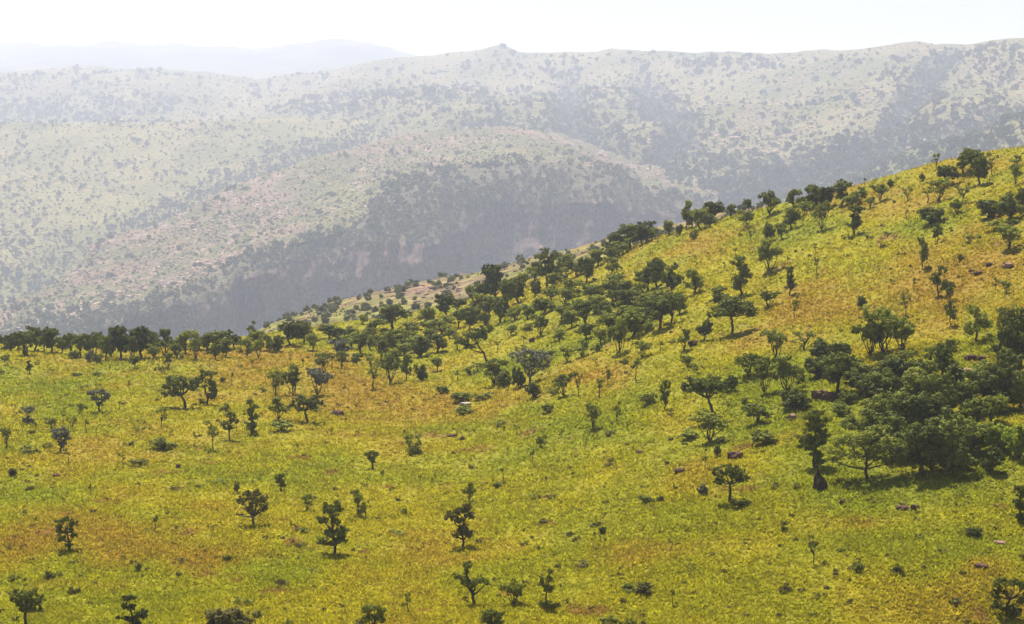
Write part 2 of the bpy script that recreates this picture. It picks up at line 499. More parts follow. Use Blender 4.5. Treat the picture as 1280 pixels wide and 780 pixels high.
k1 = (sstep(0.9, 1.1, sr) * (1 - sstep(1.95, 2.15, sr)))[..., None]
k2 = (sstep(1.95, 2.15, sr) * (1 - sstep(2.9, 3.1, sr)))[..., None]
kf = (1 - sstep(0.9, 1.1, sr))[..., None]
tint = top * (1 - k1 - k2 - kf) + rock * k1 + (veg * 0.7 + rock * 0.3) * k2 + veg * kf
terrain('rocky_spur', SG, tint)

# --- wooded flank behind the spur
L2 = [(-700, 146, 2950), (0, 153, 2950), (100, 154, 2930), (200, 157, 2900), (330, 152, 2950), (420, 150, 3000), (520, 152, 3000), (640, 165, 3000)]
L_rows = [[(-700, 440, 1850), (0, 420, 1900), (200, 350, 2000), (400, 240, 2250), (520, 205, 2450), (640, 200, 2600)],
          [(-700, 270, 2350), (0, 265, 2350), (200, 252, 2420), (400, 200, 2600), (520, 178, 2700), (640, 185, 2750)],
          L2, back(L2, 12, 200), back(L2, 50, 450)]
LG, Lr = loft(L_rows, np.arange(-700, 640, 4.0), [40, 40, 6, 4])
LG[..., 2] += FS * (fbm(LG[..., 0] / FS / 160, LG[..., 1] / FS / 160, 4, 7) - 0.5) * 22 * (1 - 0.85 * blob(Lr[:, None], 0, 2, 0, 0.15, 1)) + (fbm(LG[..., 0] / FS / 22, LG[..., 1] / FS / 22, 3, 17) - 0.5) * 4
lx, ly, _ = project_np(LG)
n = fbm(LG[..., 0] / FS / 60, LG[..., 1] / FS / 90, 5, 19)
terrain('wooded_flank', LG, lerp((0.215, 0.205, 0.055), (0.32, 0.27, 0.09), sstep(0.35, 0.65, n)))

# --- long ridge
R3 = [(-900, 100, 4700), (-300, 96, 4600), (0, 92, 4500), (45, 87, 4500), (125, 84, 4500), (194, 87, 4500), (253, 89, 4500), (301, 97, 4450), (325, 99, 4400), (395, 93, 4400), (440, 84, 4350), (469, 77, 4300), (518, 71, 4250), (545, 70, 4200),
      (563, 66, 4150), (594, 64, 4100), (608, 59, 4080), (632, 56, 4050), (649, 65, 4020), (694, 66, 3950), (746, 65, 3850), (760, 61, 3830), (774, 65, 3800), (840, 66, 3650), (978, 67, 3400), (1020, 65, 3320), (1075, 61, 3220), (1145, 54, 3080),
      (1179, 56, 3030), (1221, 54, 2960), (1280, 48, 2860), (1500, 20, 2600), (2000, 0, 2300)]
R_rows = [[(-900, 195, 3400), (0, 190, 3300), (300, 190, 3250), (420, 187, 3050), (500, 192, 2560), (600, 198, 2400), (700, 222, 2250), (780, 305, 1960), (850, 315, 1850), (1000, 300, 1700), (1280, 250, 1450), (2000, 120, 1250)],
          [(-900, 145, 3700), (0, 148, 3600), (300, 145, 3500), (420, 142, 3250), (500, 152, 2800), (600, 157, 2620), (700, 165, 2500), (800, 205, 2260), (900, 214, 2150), (1000, 212, 2060), (1150, 188, 1860), (1280, 168, 1720), (2000, 60, 1500)],
          [(-900, 112, 4000), (0, 117, 4000), (300, 120, 3950), (450, 112, 3750), (600, 106, 3450), (800, 118, 3050), (1000, 132, 2720), (1150, 118, 2480), (1280, 106, 2330), (2000, 25, 2000)],
          R3, back(R3, 10, 320), back(R3, 45, 800)]
RG, Rr = loft(R_rows, np.arange(-900, 2000, 5.0), [30, 44, 44, 6, 4], 3)
rx, ry, _ = project_np(RG)
keep = 1 - 0.95 * sstep(2.35, 2.95, Rr)[:, None]
GUL = [[(1185, 72), (1165, 100), (1140, 130), (1110, 165), (1060, 200), (960, 225), (890, 250)],
       [(800, 105), (830, 140), (855, 160), (840, 190), (810, 230)], [(712, 110), (708, 150), (740, 180), (770, 215)],
       [(1280, 140), (1200, 160), (1130, 175), (1060, 200)]]
gd = np.full(rx.shape, 1e9)
for g in GUL:
    gd = np.minimum(gd, poly_dist(rx, ry, g))
gul = np.exp(-(gd / 17.0) ** 2)
RG[..., 2] += FS * keep * ((fbm(RG[..., 0] / FS / 260, RG[..., 1] / FS / 330, 5, 5, True) - 0.62) * 62 + (fbm(RG[..., 0] / FS / 30, RG[..., 1] / FS / 40, 3, 15) - 0.5) * 8 - 24 * gul)
RG[..., 2] += FS * (fbm(RG[..., 0] / FS / 45, RG[..., 1] / FS / 200, 4, 26) - 0.5) * 11
RG[..., 1] += FS * keep * 30 * gul
n = fbm(RG[..., 0] / FS / 110, RG[..., 1] / FS / 200, 5, 20); n2 = fbm(RG[..., 0] / FS / 22, RG[..., 1] / FS / 45, 4, 30)
tint = lerp((0.205, 0.205, 0.06), (0.32, 0.275, 0.11), sstep(0.38, 0.62, n))
tint = tint * (1 - 0.5 * sstep(0.58, 0.72, n2)[..., None]) + np.array((0.30, 0.20, 0.15)) * 0.5 * sstep(0.58, 0.72, n2)[..., None]
g1 = np.clip(gul * 0.9, 0, 1)[..., None]
tint = tint * (1 - g1) + np.array((0.075, 0.09, 0.035)) * g1
terrain('long_ridge', RG, tint)

# --- farthest hills
F1 = [(-1200, 60, 7347), (-600, 52, 7347), (-300, 62, 7257), (0, 58, 7168), (38, 52, 7168), (62, 56, 7168), (87, 54, 7168), (125, 59, 7168), (194, 58, 7168), (222, 54, 7168), (256, 60, 7168), (294, 60, 7078), (322, 64, 7078), (364, 56, 6988), (415, 50, 6988), (440, 51, 6988), (487, 60, 6988), (518, 71, 6988),
      (600, 80, 6988), (900, 82, 7168), (1400, 70, 7436), (2200, 60, 7616)]
F_rows = [[(-1200, 150, 4900), (2200, 150, 4900)], [(-1200, 112, 5500), (0, 105, 5500), (400, 102, 5500), (600, 105, 5500), (2200, 105, 5600)], F1, back(F1, 8, 400), back(F1, 40, 1000)]
FG, Fr = loft(F_rows, np.arange(-1200, 2200, 6.0), [14, 30, 6, 4], 3)
FG[..., 2] += FS * (1 - 0.95 * blob(Fr[:, None], 0, 2, 0, 0.25, 1) * 0.97) * (fbm(FG[..., 0] / FS / 500, FG[..., 1] / FS / 600, 5, 5, True) - 0.6) * 80
FG[..., 2] += FS * (fbm(FG[..., 0] / FS / 150, FG[..., 1] / FS / 900, 5, 25) - 0.5) * 34
n = fbm(FG[..., 0] / FS / 200, FG[..., 1] / FS / 300, 5, 20)
terrain('farthest_hills', FG, lerp((0.12, 0.13, 0.06), (0.26, 0.23, 0.13), sstep(0.35, 0.65, n)))

# --- plain under everything, out to the horizon
nb = 41
bx_ = np.linspace(-29500, 29500, nb); by_ = np.linspace(-15500, 43500, nb)
BX, BY = np.meshgrid(bx_, by_)
BZ = -570 + (fbm(BX / 2500, BY / 2500, 3, 3) - 0.5) * 20
BGm = np.stack([BX, BY, BZ], -1)
terrain('plain', BGm, lerp((0.17, 0.18, 0.06), (0.24, 0.22, 0.09), fbm(BX / 1500, BY / 1500, 3, 9)))

# ------------------------------------------------------------------ far vegetation and rocks (read as one mass)
def pick(G, dens, n, rows=None):
    """n points on a terrain grid, chosen by density per projected area"""
    px, py, dd = project_np(G)
    A = np.abs((px[:-1, 1:] - px[:-1, :-1]) * (py[1:, :-1] - py[:-1, :-1])) + 0.05
    D = dens[:-1, :-1] * A
    vis = (px[:-1, :-1] > -160) & (px[:-1, :-1] < 1440) & (py[:-1, :-1] < 460)
    D = np.where(vis, D, 0).ravel()
    k = RNG.choice(len(D), n, p=D / D.sum())
    i, j = np.divmod(k, G.shape[1] - 1)
    return bil(G, i + RNG.random(n), j + RNG.random(n))

def leaf_clouds(name, P, h, wd, K, label, mat, leaf=0.42, low=0.3):
    """one soft clump of small faces for every far plant, on a short stem"""
    n = len(P)
    d = RNG.normal(size=(n, K, 3)); d /= np.linalg.norm(d, axis=2, keepdims=True)
    rad = RNG.uniform(0.45, 1.0, (n, K, 1)) ** 0.6
    d = d * rad * np.stack([wd * 0.5, wd * 0.5, h * (1 - low) * 0.5], -1)[:, None, :]
    c = P[:, None, :] + d
    c[..., 2] += (h * (low + (1 - low) * 0.5))[:, None]
    s = (wd * leaf * 0.5)[:, None, None] * RNG.uniform(0.6, 1.3, (n, K, 1))
    a = RNG.normal(size=(n, K, 3)); a /= np.linalg.norm(a, axis=2, keepdims=True)
    b = RNG.normal(size=(n, K, 3)); b = np.cross(a, b); b /= np.linalg.norm(b, axis=2, keepdims=True)
    Q = np.stack([c - a * s - b * s, c + a * s - b * s, c + a * s + b * s, c - a * s + b * s], 2)
    st = np.zeros((n, 1, 4, 3)); tw = (wd * 0.05)
    st[:, 0, :, :] = P[:, None, :]
    st[:, 0, 0, 0] -= tw; st[:, 0, 1, 0] += tw; st[:, 0, 2, 0] += tw; st[:, 0, 3, 0] -= tw
    st[:, 0, 2:, 2] += (h * (low + 0.2))[:, None]; st[:, 0, :2, 2] -= 0.4
    V = np.concatenate([Q, st], 1).reshape(-1, 3)
    tone = np.repeat((RNG.random((n, 1)) * 0.8 + RNG.random((n, K + 1)) * 0.7).reshape(-1), 4)
    me = mesh_from(name, V, np.arange(len(V)).reshape(-1, 4))
    add_color(me, 'tone', np.repeat(tone[:, None], 3, 1))
    o = link(name, me, mat)
    o['kind'] = 'stuff'; o['label'] = label; o['category'] = 'trees'
    return o

def sized(n, lo, hi, k=2.0):
    return VS * (lo + (hi - lo) * RNG.random(n) ** k)

# wooded flank
dn = fbm(LG[..., 0] / FS / 55, LG[..., 1] / FS / 110, 4, 55)
dens = 0.30 + 1.3 * sstep(0.46, 0.66, dn)
edge = np.array([(a, b) for a, b, c in S5]); below = np.interp(lx, edge[:, 0], edge[:, 1]) - ly
dens = dens * (1 - 0.0 * below) + 8.0 * np.exp(-(np.clip(below, 0, 999) / 22.0) ** 2) * sstep(90, 210, lx) + 1.1 * sstep(330, 250, lx) * sstep(220, 330, ly)
dens += 3.0 * blob(ly, 0, 156, 0, 4, 1) * sstep(350, 100, lx)
dens += 1.2 * np.exp(-(poly_dist(lx, ly, [(0, 245), (70, 225), (100, 200)]) / 10) ** 2)
P = pick(LG, dens, 7500); h = sized(len(P), 2.6, 9.0, 1.9)
leaf_clouds('far_woodland', P, h, h * RNG.uniform(0.7, 1.2, len(P)), 16, 'scattered dark trees over the hazy green flank behind the rocky spur', M_FARLEAF)
# spur: scrub on the scarp and the odd bush on top
cliff_veg = (sstep(1.9, 2.1, sr) * (1 - sstep(2.95, 3.15, sr))) * (0.5 + 1.6 * sstep(0.45, 0.6, fbm(SG[..., 0] / FS / 26, SG[..., 2] / FS / 26, 3, 66)))
rock_veg = sstep(0.9, 1.1, sr) * (1 - sstep(1.9, 2.1, sr)) * 0.9 * sstep(0.50, 0.66, fbm(SG[..., 0] / FS / 20, SG[..., 2] / FS / 14, 3, 67))
floor_veg = 1.3 * (1 - sstep(0.8, 1.05, sr))
top_veg = sstep(3.0, 3.1, sr) * (1 - sstep(5, 5.2, sr)) * (0.06 + 0.28 * sstep(0.54, 0.72, fbm(SG[..., 0] / FS / 45, SG[..., 1] / FS / 60, 3, 68)))
rim_veg = 0.8 * np.exp(-((sr - 3.05) / 0.16) ** 2)
left_low = 0.5 * blob(sx, sy, 110, 400, 90, 14)
P = pick(SG, cliff_veg + rock_veg + floor_veg + top_veg + rim_veg + left_low, 6000); h = sized(len(P), 1.4, 6.5, 2.2)
leaf_clouds('gorge_scrub', P, h, h * RNG.uniform(0.9, 1.5, len(P)), 24, 'dense dark scrub clinging to the shaded gorge cliffs and rim', M_SCRUB, 0.42, 0.05)
# long ridge
dn = fbm(RG[..., 0] / FS / 90, RG[..., 1] / FS / 200, 4, 56); dm = fbm(RG[..., 0] / FS / 300, RG[..., 1] / FS / 400, 3, 57)
dens = 0.12 + 1.0 * sstep(0.52, 0.70, dn) * (0.4 + sstep(0.4, 0.6, dm)) + 3.2 * gul
dens += 1.5 * sstep(150, 215, ry) * sstep(700, 900, rx) + 0.9 * blob(rx, ry, 780, 160, 90, 60) + 0.7 * blob(rx, ry, 640, 75, 60, 12)
dens += 3.2 * (blob(rx, ry, 500, 130, 70, 7) + blob(rx, ry, 420, 140, 80, 8) + blob(rx, ry, 640, 158, 60, 5) + blob(rx, ry, 70, 135, 110, 12))
dens *= (Rr < 2.86)[:, None]
P = pick(RG, dens, 17000); sc_ = 0.7 + P[:, 1] / 14200; h = sized(len(P), 1.8, 8.5, 2.6) * sc_
leaf_clouds('ridge_woodland', P, h, h * RNG.uniform(1.0, 1.6, len(P)), 10, 'hazy bush and trees over the long ridge and its gullies', M_FARLEAF, 0.55, 0.15)
# fine low brush that mottles the open slopes
dens = (sstep(3.05, 3.2, sr) * (1 - sstep(5.0, 5.1, sr))) * (0.3 + sstep(0.4, 0.6, fbm(SG[..., 0] / FS / 18, SG[..., 1] / FS / 30, 3, 71)))
P = pick(SG, dens, 6500); h = sized(len(P), 0.5, 1.7, 1.6)
leaf_clouds('spur_brush', P, h, h * RNG.uniform(1.2, 2.6, len(P)), 6, 'fine low brush mottling the open top of the rocky spur', M_SCRUB, 0.6, 0.0)
dens = (0.25 + sstep(0.42, 0.62, fbm(RG[..., 0] / FS / 60, RG[..., 1] / FS / 120, 4, 72))) * (Rr < 3.0)[:, None]
P = pick(RG, dens, 12000); h = sized(len(P), 0.8, 2.6, 1.6)
leaf_clouds('ridge_brush', P, h, h * RNG.uniform(1.4, 3.2, len(P)), 5, 'fine low brush mottling the long hazy ridge', M_SCRUB, 0.7, 0.0)
dens = 0.3 + sstep(0.42, 0.62, fbm(LG[..., 0] / FS / 40, LG[..., 1] / FS / 80, 4, 73)) * (Lr < 2.0)[:, None]
P = pick(LG, dens, 5000); h = sized(len(P), 0.7, 2.2, 1.6)
leaf_clouds('flank_brush', P, h, h * RNG.uniform(1.4, 3.0, len(P)), 5, 'fine low brush mottling the flank behind the spur', M_SCRUB, 0.7, 0.0)
# shoulder
dens = 0.25 + 1.6 * sstep(0.5, 0.62, fbm(HG[..., 0] / 18, HG[..., 1] / 26, 3, 58)) + 2.0 * blob(hx, hy, 390, 392, 55, 12)
dens *= (Hr < 2.3)[:, None]
P = pick(HG, dens, 1500); h = sized(len(P), 0.4, 2.0, 2.8)
leaf_clouds('shoulder_scrub', P, h, h * RNG.uniform(1.0, 1.6, len(P)), 40, 'grey green scrub on the stony shoulder past the hill brow', M_SCRUB, 0.36, 0.0)

def boulders(name, P, size, label, mat, flat=0.6):
    """low broken boulders, one faceted lump each"""
    import bmesh
    bm = bmesh.new(); bmesh.ops.create_icosphere(bm, subdivisions=1, radius=1.0)
    V0 = np.array([v.co[:] for v in bm.verts]); F0 = np.array([[v.index for v in f.verts] for f in bm.faces]); bm.free()
    n = len(P)
    V = V0[None] * RNG.uniform(0.6, 1.25, (n, len(V0), 1))
    ang = RNG.uniform(0, 6.28, n); ca, sa = np.cos(ang)[:, None], np.sin(ang)[:, None]
    ex = RNG.uniform(0.8, 1.9, n)[:, None]
    x, y = V[..., 0] * ex, V[..., 1]
    V = np.stack([x * ca - y * sa, x * sa + y * ca, V[..., 2] * flat], -1) * size[:, None, None] + P[:, None, :]
    F = (F0[None] + (np.arange(n) * len(V0))[:, None, None]).reshape(-1, 3)
    o = link(name, mesh_from(name, V.reshape(-1, 3), F), mat)
    o['kind'] = 'stuff'; o['label'] = label; o['category'] = 'rocks'

rk = sstep(0.52, 0.66, fbm(SG[..., 0] / FS / 34, SG[..., 1] / FS / 50, 4, 88))
dens = (sstep(3.05, 3.2, sr) * (1 - sstep(5.0, 5.1, sr))) * (0.05 + 1.2 * rk) + 2.0 * np.exp(-(poly_dist(sx, sy, [(95, 395), (150, 365), (215, 352), (265, 330), (285, 325)]) / 9) ** 2) + 1.2 * np.exp(-(poly_dist(sx, sy, [(105, 325), (160, 290), (258, 251)]) / 5) ** 2)
dens *= (sr > 2.95) & (sr < 5.1)
P = pick(SG, dens, 2600); boulders('spur_rocks', P, sized(len(P), 0.6, 3.2, 2.8), 'pink boulders strewn over the top of the rocky spur', M_FARROCK)
dens = 0.2 + 2.5 * blob(hx, hy, 520, 362, 90, 9) + 1.5 * blob(hx, hy, 700, 318, 60, 6); dens *= (Hr < 2.2)[:, None]
P = pick(HG, dens, 260); boulders('shoulder_rocks', P, sized(len(P), 0.3, 1.3, 2.0), 'pink broken stones on the shoulder past the hill brow', M_ROCK['p'])
dens = sstep(0.56, 0.70, fbm(RG[..., 0] / FS / 45, RG[..., 1] / FS / 90, 4, 89)) * (Rr < 3)[:, None]
P = pick(RG, dens, 2500); boulders('ridge_rocks', P, sized(len(P), 1.0, 6.0, 2.8), 'pale rock outcrops on the slopes of the long hazy ridge', M_FARROCK)

import bmesh
# ------------------------------------------------------------------ plants of the near hillside, one object each
def tube(path, radii, sides=6):
    V, F = [], []
    for k, (p, r) in enumerate(zip(path, radii)):
        p = Vector(p)
        d = (Vector(path[min(k + 1, len(path) - 1)]) - Vector(path[max(k - 1, 0)])).normalized()
        a = d.orthogonal().normalized(); b = d.cross(a)
        for s in range(sides):
            t = 2 * math.pi * s / sides
            V.append(p + (a * math.cos(t) + b * math.sin(t)) * r)
        if k:
            o = (k - 1) * sides
            for s in range(sides):
                F.append((o + s, o + (s + 1) % sides, o + sides + (s + 1) % sides, o + sides + s))
    return [tuple(v) for v in V], F

def wood_mesh(name, limbs, rng, crook=0.02):
    V, F = [], []
    for p0, p1, r0, r1 in limbs:
        p0, p1 = Vector(p0), Vector(p1)
        L = (p1 - p0).length
        path, rad = [], []
        for k in range(5):
            t = k / 4
            j = Vector((rng.uniform(-1, 1), rng.uniform(-1, 1), rng.uniform(-.4, .4))) * L * 0.09 * math.sin(math.pi * t)
            sag = Vector((0, 0, -0.06 * L * math.sin(math.pi * t)))
            path.append(p0.lerp(p1, t) + j + sag); rad.append(r0 + (r1 - r0) * t)
        v, f = tube(path, rad)
        o = len(V); V += v; F += [tuple(i + o for i in q) for q in f]
    return mesh_from(name, np.array(V), np.array(F), True)

def crown_mesh(name, lobes, rng, leaf, dens, fill=0.55):
    """lobes: (x, y, z, rx, ry, rz). every lobe is a handful of leafy clumps with gaps between them"""
    C, S, T, O = [], [], [], []
    for (x, y, z, ax, ay, az) in lobes:
        vol = (ax * ay * az) ** (2 / 3)
        nsub = max(5, int(round(7 + 30 * (ax + ay + az) / 3)))
        for k in range(nsub):
            d = rng.normal(size=3); d /= np.linalg.norm(d)
            d[2] = d[2] * 0.9 + 0.12
            q = rng.uniform(0.35, 0.88)
            c = np.array((x, y, z)) + d * q * np.array((ax, ay, az))
            rr = np.array((ax, ay, az)) * rng.uniform(0.19, 0.36)
            nl = max(6, int(dens * vol / nsub * rng.uniform(0.6, 1.4)))
            u = rng.normal(size=(nl, 3)); u /= np.linalg.norm(u, axis=1, keepdims=True)
            u *= rng.uniform(0.3, 1.0, (nl, 1)) ** 0.5
            C.append(c + u * rr); O.append(u * 1.1 + d * 0.35); S.append(np.full(nl, leaf) * rng.uniform(0.55, 1.35, nl))
            T.append(np.clip(rng.uniform(0, 1.0) + rng.uniform(-0.3, 0.4, nl), 0, 1.3))
    C, S, T = np.concatenate(C), np.concatenate(S)[:, None], np.concatenate(T)
    n = len(C)
    nrm = rng.normal(size=(n, 3)) * 0.55 + np.concatenate(O); nrm[:, 2] += 0.25; nrm /= np.linalg.norm(nrm, axis=1, keepdims=True)
    a = np.cross(nrm, rng.normal(size=(n, 3))); a /= np.linalg.norm(a, axis=1, keepdims=True)
    b = np.cross(nrm, a)
    V = np.stack([C - a * S, C + b * S * 0.62 + nrm * S * 0.15, C + a * S, C - b * S * 0.62 + nrm * S * 0.15], 1).reshape(-1, 3)
    V[:, 2] = np.maximum(V[:, 2], 0.004)
    me = mesh_from(name, V, np.arange(4 * n).reshape(-1, 4))
    add_color(me, 'tone', np.repeat(np.repeat(T, 4)[:, None], 3, 1))
    return me

def proto(kind, seed, big=False):
    """unit plant: about 1 high and 1 wide. returns (wood limbs, crown lobes, leaf size, density)"""
    rng = random.Random(seed * 131 + ord(kind))
    U = rng.uniform
    limbs, lobes = [], []
    leaf, dens = 0.034, 8200
    if kind == 'R':                                   # round irregular crown on a short leaning trunk
        f = (U(-.08, .08), U(-.06, .06), U(.14, .24))
        limbs.append(((0, 0, -.06), f, .045, .034))
        for k in range(rng.randint(7, 10)):
            a = U(0, 6.28); r = U(.06, .32); z = U(.36, .80) - r * .2
            s = U(.19, .28)
            lobes.append((r * math.cos(a), r * math.sin(a), z, s * 1.1, s * 1.1, s * .85))
    elif kind == 'V':                                 # several stems spreading from the ground
        for k in range(rng.randint(5, 7)):
            a = 6.28 * k / 6 + U(-.4, .4); r = U(.14, .36); z = U(.42, .84)
            s = U(.16, .25)
            lobes.append((r * math.cos(a), r * math.sin(a), z, s * 1.15, s * 1.15, s * .85))
        lobes.append((U(-.05, .05), U(-.05, .05), .76, .24, .24, .2)); lobes.append((U(-.1, .1), U(-.05, .05), .5, .24, .24, .2))
    elif kind == 'U':                                 # flat umbrella crown on one trunk
        f = (U(-.03, .03), U(-.03, .03), .44)
        limbs.append(((0, 0, -.06), f, .036, .026))
        for k in range(9):
            a = 6.28 * k / 9 + U(-.3, .3); r = U(.14, .36); z = .66 + U(-.06, .08) - r * .18
            lobes.append((r * math.cos(a), r * math.sin(a), z, U(.15, .20), U(.15, .20), U(.10, .15)))
        lobes.append((0, 0, .80, .26, .26, .15)); lobes.append((-.1, .05, .86, .16, .16, .10))
    elif kind == 'T':                                 # tall, clumps up a crooked stem
        limbs.append(((0, 0, -.05), (U(-.1, .1), U(-.05, .05), .5), .045, .032))
        for k in range(rng.randint(5, 7)):
            z = .30 + .60 * k / 6 + U(-.05, .05)
            a = U(0, 6.28); r = U(.05, .30)
            s = U(.2, .3)
            lobes.append((r * math.cos(a), r * math.sin(a), z, s * 1.2, s * 1.2, s * .62))
    elif kind == 'B':                                 # dense bush leafy to the ground
        for k in range(rng.randint(6, 9)):
            a = U(0, 6.28); r = U(.02, .32); z = U(.25, .72) - r * .3
            s = U(.17, .26)
            lobes.append((r * math.cos(a), r * math.sin(a), z, s, s, s * 1.05))
        lobes.append((0, 0, .3, .34, .34, .28))
    elif kind == 'S':                                 # thin sapling with a tuft on top
        f = (U(-.1, .1), U(-.1, .1), .55)
        limbs.append(((0, 0, -.05), f, .05, .03))
        for k in range(rng.randint(2, 4)):
            lobes.append((f[0] + U(-.22, .22), f[1] + U(-.2, .2), U(.55, .88), U(.16, .26), U(.16, .26), U(.10, .15)))
        leaf, dens = 0.06, 2000
    elif kind == 'P':                                 # sparse, see-through crown
        f = (U(-.06, .06), U(-.06, .06), .3)
        limbs.append(((0, 0, -.05), f, .035, .026))
        for k in range(rng.randint(7, 9)):
            a = U(0, 6.28); r = U(.12, .40); z = U(.42, .92)
            s = U(.12, .2)
            lobes.append((r * math.cos(a), r * math.sin(a), z, s, s, s * .7))
        dens = 4000
    elif kind == 'L':                                 # low spreading scrub
        for k in range(rng.randint(6, 9)):
            lobes.append((U(-.38, .38), U(-.3, .3), U(.2, .6), U(.10, .20), U(.10, .20), U(.18, .34)))
        leaf, dens = 0.045, 3000
    elif kind == 'A':                                 # spiky palm-like tuft
        for k in range(7):
            a = 6.28 * k / 7; lobes.append((.22 * math.cos(a), .22 * math.sin(a), U(.35, .7), .18, .18, .22))
        leaf, dens = 0.06, 1600
    elif kind == 'W':                                 # nearly bare shrub
        for k in range(4):
            a = U(0, 6.28); lobes.append((.3 * math.cos(a), .3 * math.sin(a), U(.5, .9), .14, .14, .16))
        leaf, dens = 0.035, 900
    fork = Vector(limbs[0][1]) if limbs else Vector((0, 0, .02))
    base_r = .030 if limbs else .024
    for (x, y, z, ax, ay, az) in lobes:
        st = fork if limbs else Vector((U(-.05, .05), U(-.05, .05), -.04))
        limbs.append((st, Vector((x, y, z)), base_r * U(.6, .85), .008))
    if big:
        leaf, dens = leaf * .62, dens * 2.3
    return limbs, lobes, leaf, dens

MESHES = {}
def plant_meshes(kind, var, big=False):
    key = (kind, var, big)
    if key not in MESHES:
        limbs, lobes, leaf, dens = proto(kind, var, big)
        rng = np.random.default_rng(var * 977 + ord(kind))
        MESHES[key] = (wood_mesh('stem', limbs, random.Random(var)), crown_mesh('crown', lobes, rng, leaf, dens))
    return MESHES[key]
CROWN_COL = {}
def crown_for(key, me, col):
    if (key, col) not in CROWN_COL:
        c = me if not me.materials else me.copy()
        if c.materials:
            c.materials[0] = M_LEAF[col]
        else:
            c.materials.append(M_LEAF[col])
        CROWN_COL[(key, col)] = c
    return CROWN_COL[(key, col)]

NAMES = {'R': 'tree', 'V': 'tree', 'U': 'tree', 'T': 'tree', 'P': 'tree', 'B': 'bush', 'S': 'sapling', 'L': 'scrub_patch', 'A': 'spiky_plant', 'W': 'bare_shrub'}
LOOK = {'R': 'rounded tree', 'V': 'spreading tree', 'U': 'flat topped umbrella tree', 'T': 'tall clumpy tree',
        'P': 'sparse tree', 'B': 'dense bush', 'S': 'thin sapling', 'L': 'low patch of scrub', 'A': 'spiky tufted plant', 'W': 'twiggy shrub'}
COLN = {'m': 'green', 'd': 'dark green', 'l': 'bright lime green', 'g': 'silver grey', 'o': 'olive', 'r': 'rusty'}
CAT = {'tree': 'tree', 'bush': 'bush', 'sapling': 'sapling', 'scrub_patch': 'scrub', 'spiky_plant': 'plant', 'bare_shrub': 'shrub'}
LAND = [(914, 418, 'dark umbrella tree'), (894, 527, 'leaning umbrella tree'), (592, 757, 'cross shaped tree'), (418, 693, 'double crowned tree'), (1083, 600, 'broad crowned tree'), (912, 629, 'forked tree'),
        (609, 452, 'one sided tree'), (661, 480, 'silvery vase tree'), (232, 510, 'wide low tree'), (124, 516, 'grey flowering shrub'), (76, 566, 'greyest shrub'), (287, 550, 'clumped twin tree'), (385, 528, 'flat crowned tree'),
        (316, 657, 'pale limbed tree'), (84, 688, 'twisted stem tree'), (166, 790, 'three clump tree'), (284, 792, 'large olive bush'), (577, 685, 'wavy tree'), (516, 567, 'vase shaped bush'), (683, 760, 'spiked bush'),
        (1262, 772, 'hollow crowned tree'), (808, 286, 'upswept crest tree'), (683, 361, 'tallest ragged tree'), (1017, 585, 'two tiered tree'), (1029, 500, 'red outcrop'), (1208, 466, 'pink slab'), (1260, 334, 'upper slope stones'),
        (583, 506, 'pale grey slab'), (423, 520, 'purple boulder'), (849, 591, 'flat red stone'), (799, 567, 'dark flat stone'), (919, 573, 'red brown boulder'), (466, 586, 'mushroom shaped tree')]
LAND = [(ground_hit(a, b), c) for a, b, c in LAND]
def auto_label(kind, col, g, hp, wp, zone):
    big = 'large' if hp * wp > 900 else ('small' if hp * wp < 420 else 'mid-sized')
    if kind in 'SLAW':
        big = 'tiny' if hp * wp < 110 else 'bigger'
    near = min(LAND, key=lambda q: (q[0] - g).length)
    t = ' '.join((big, COLN[col], LOOK[kind], zone))
    if (near[0] - g).length < 60:
        t += ' near the ' + near[1]
    return t
_count = {}
GROW = {'trees and bushes of the dark thicket': (1.3, 1.15), 'trees of the belt up the slope': (1.2, 1.16), 'trees along the valley rim': (1.18, 1.12), 'trees along the hill crest': (1.18, 1.14), 'plants of the upper slope': (1.2, 1.08)}
def plant(kind, col, px, py, hp, wp, zone, group, label=None, meshes=None, rot=None, name=None):
    g = ground_hit(px, py)
    if g is None:
        return None
    d = project_np(np.array(g))[2]
    kw, kh = GROW.get(group, (1.12, 1.06)) if meshes is None else (1.05, 1.03)
    h, wd = hp * kh * d / FPX, wp * kw * d / FPX
    n = _count.get(kind, 0); _count[kind] = n + 1
    var = n % (10 if kind in 'RVB' else 6)
    big = wp * hp > 2300
    key = (kind, var, big)
    wood, crown = meshes or plant_meshes(kind, var, big)
    if meshes is None:
        crown = crown_for(key, crown, col)
    elif not crown.materials:
        crown.materials.append(M_LEAF[col])
    if not wood.materials:
        wood.materials.append(M_BARK)
    nm = name or NAMES[kind]
    e = bpy.data.objects.new(nm, None)
    COL.objects.link(e)
    e.empty_display_size = 0.3
    e.location = (g.x, g.y, g.z - 0.03)
    e.rotation_euler = (0, 0, random.uniform(0, 6.28) if rot is None else rot)
    e.scale = (wd, wd, h)
    link('crown' if NAMES[kind] in ('tree', 'sapling') else 'foliage', crown, None, e)
    link('trunk' if NAMES[kind] == 'tree' else 'stem', wood, None, e)
    e['label'] = label or auto_label(kind, col, g, hp, wp, zone)
    e['category'] = CAT[NAMES[kind]]
    e['group'] = group
    return e

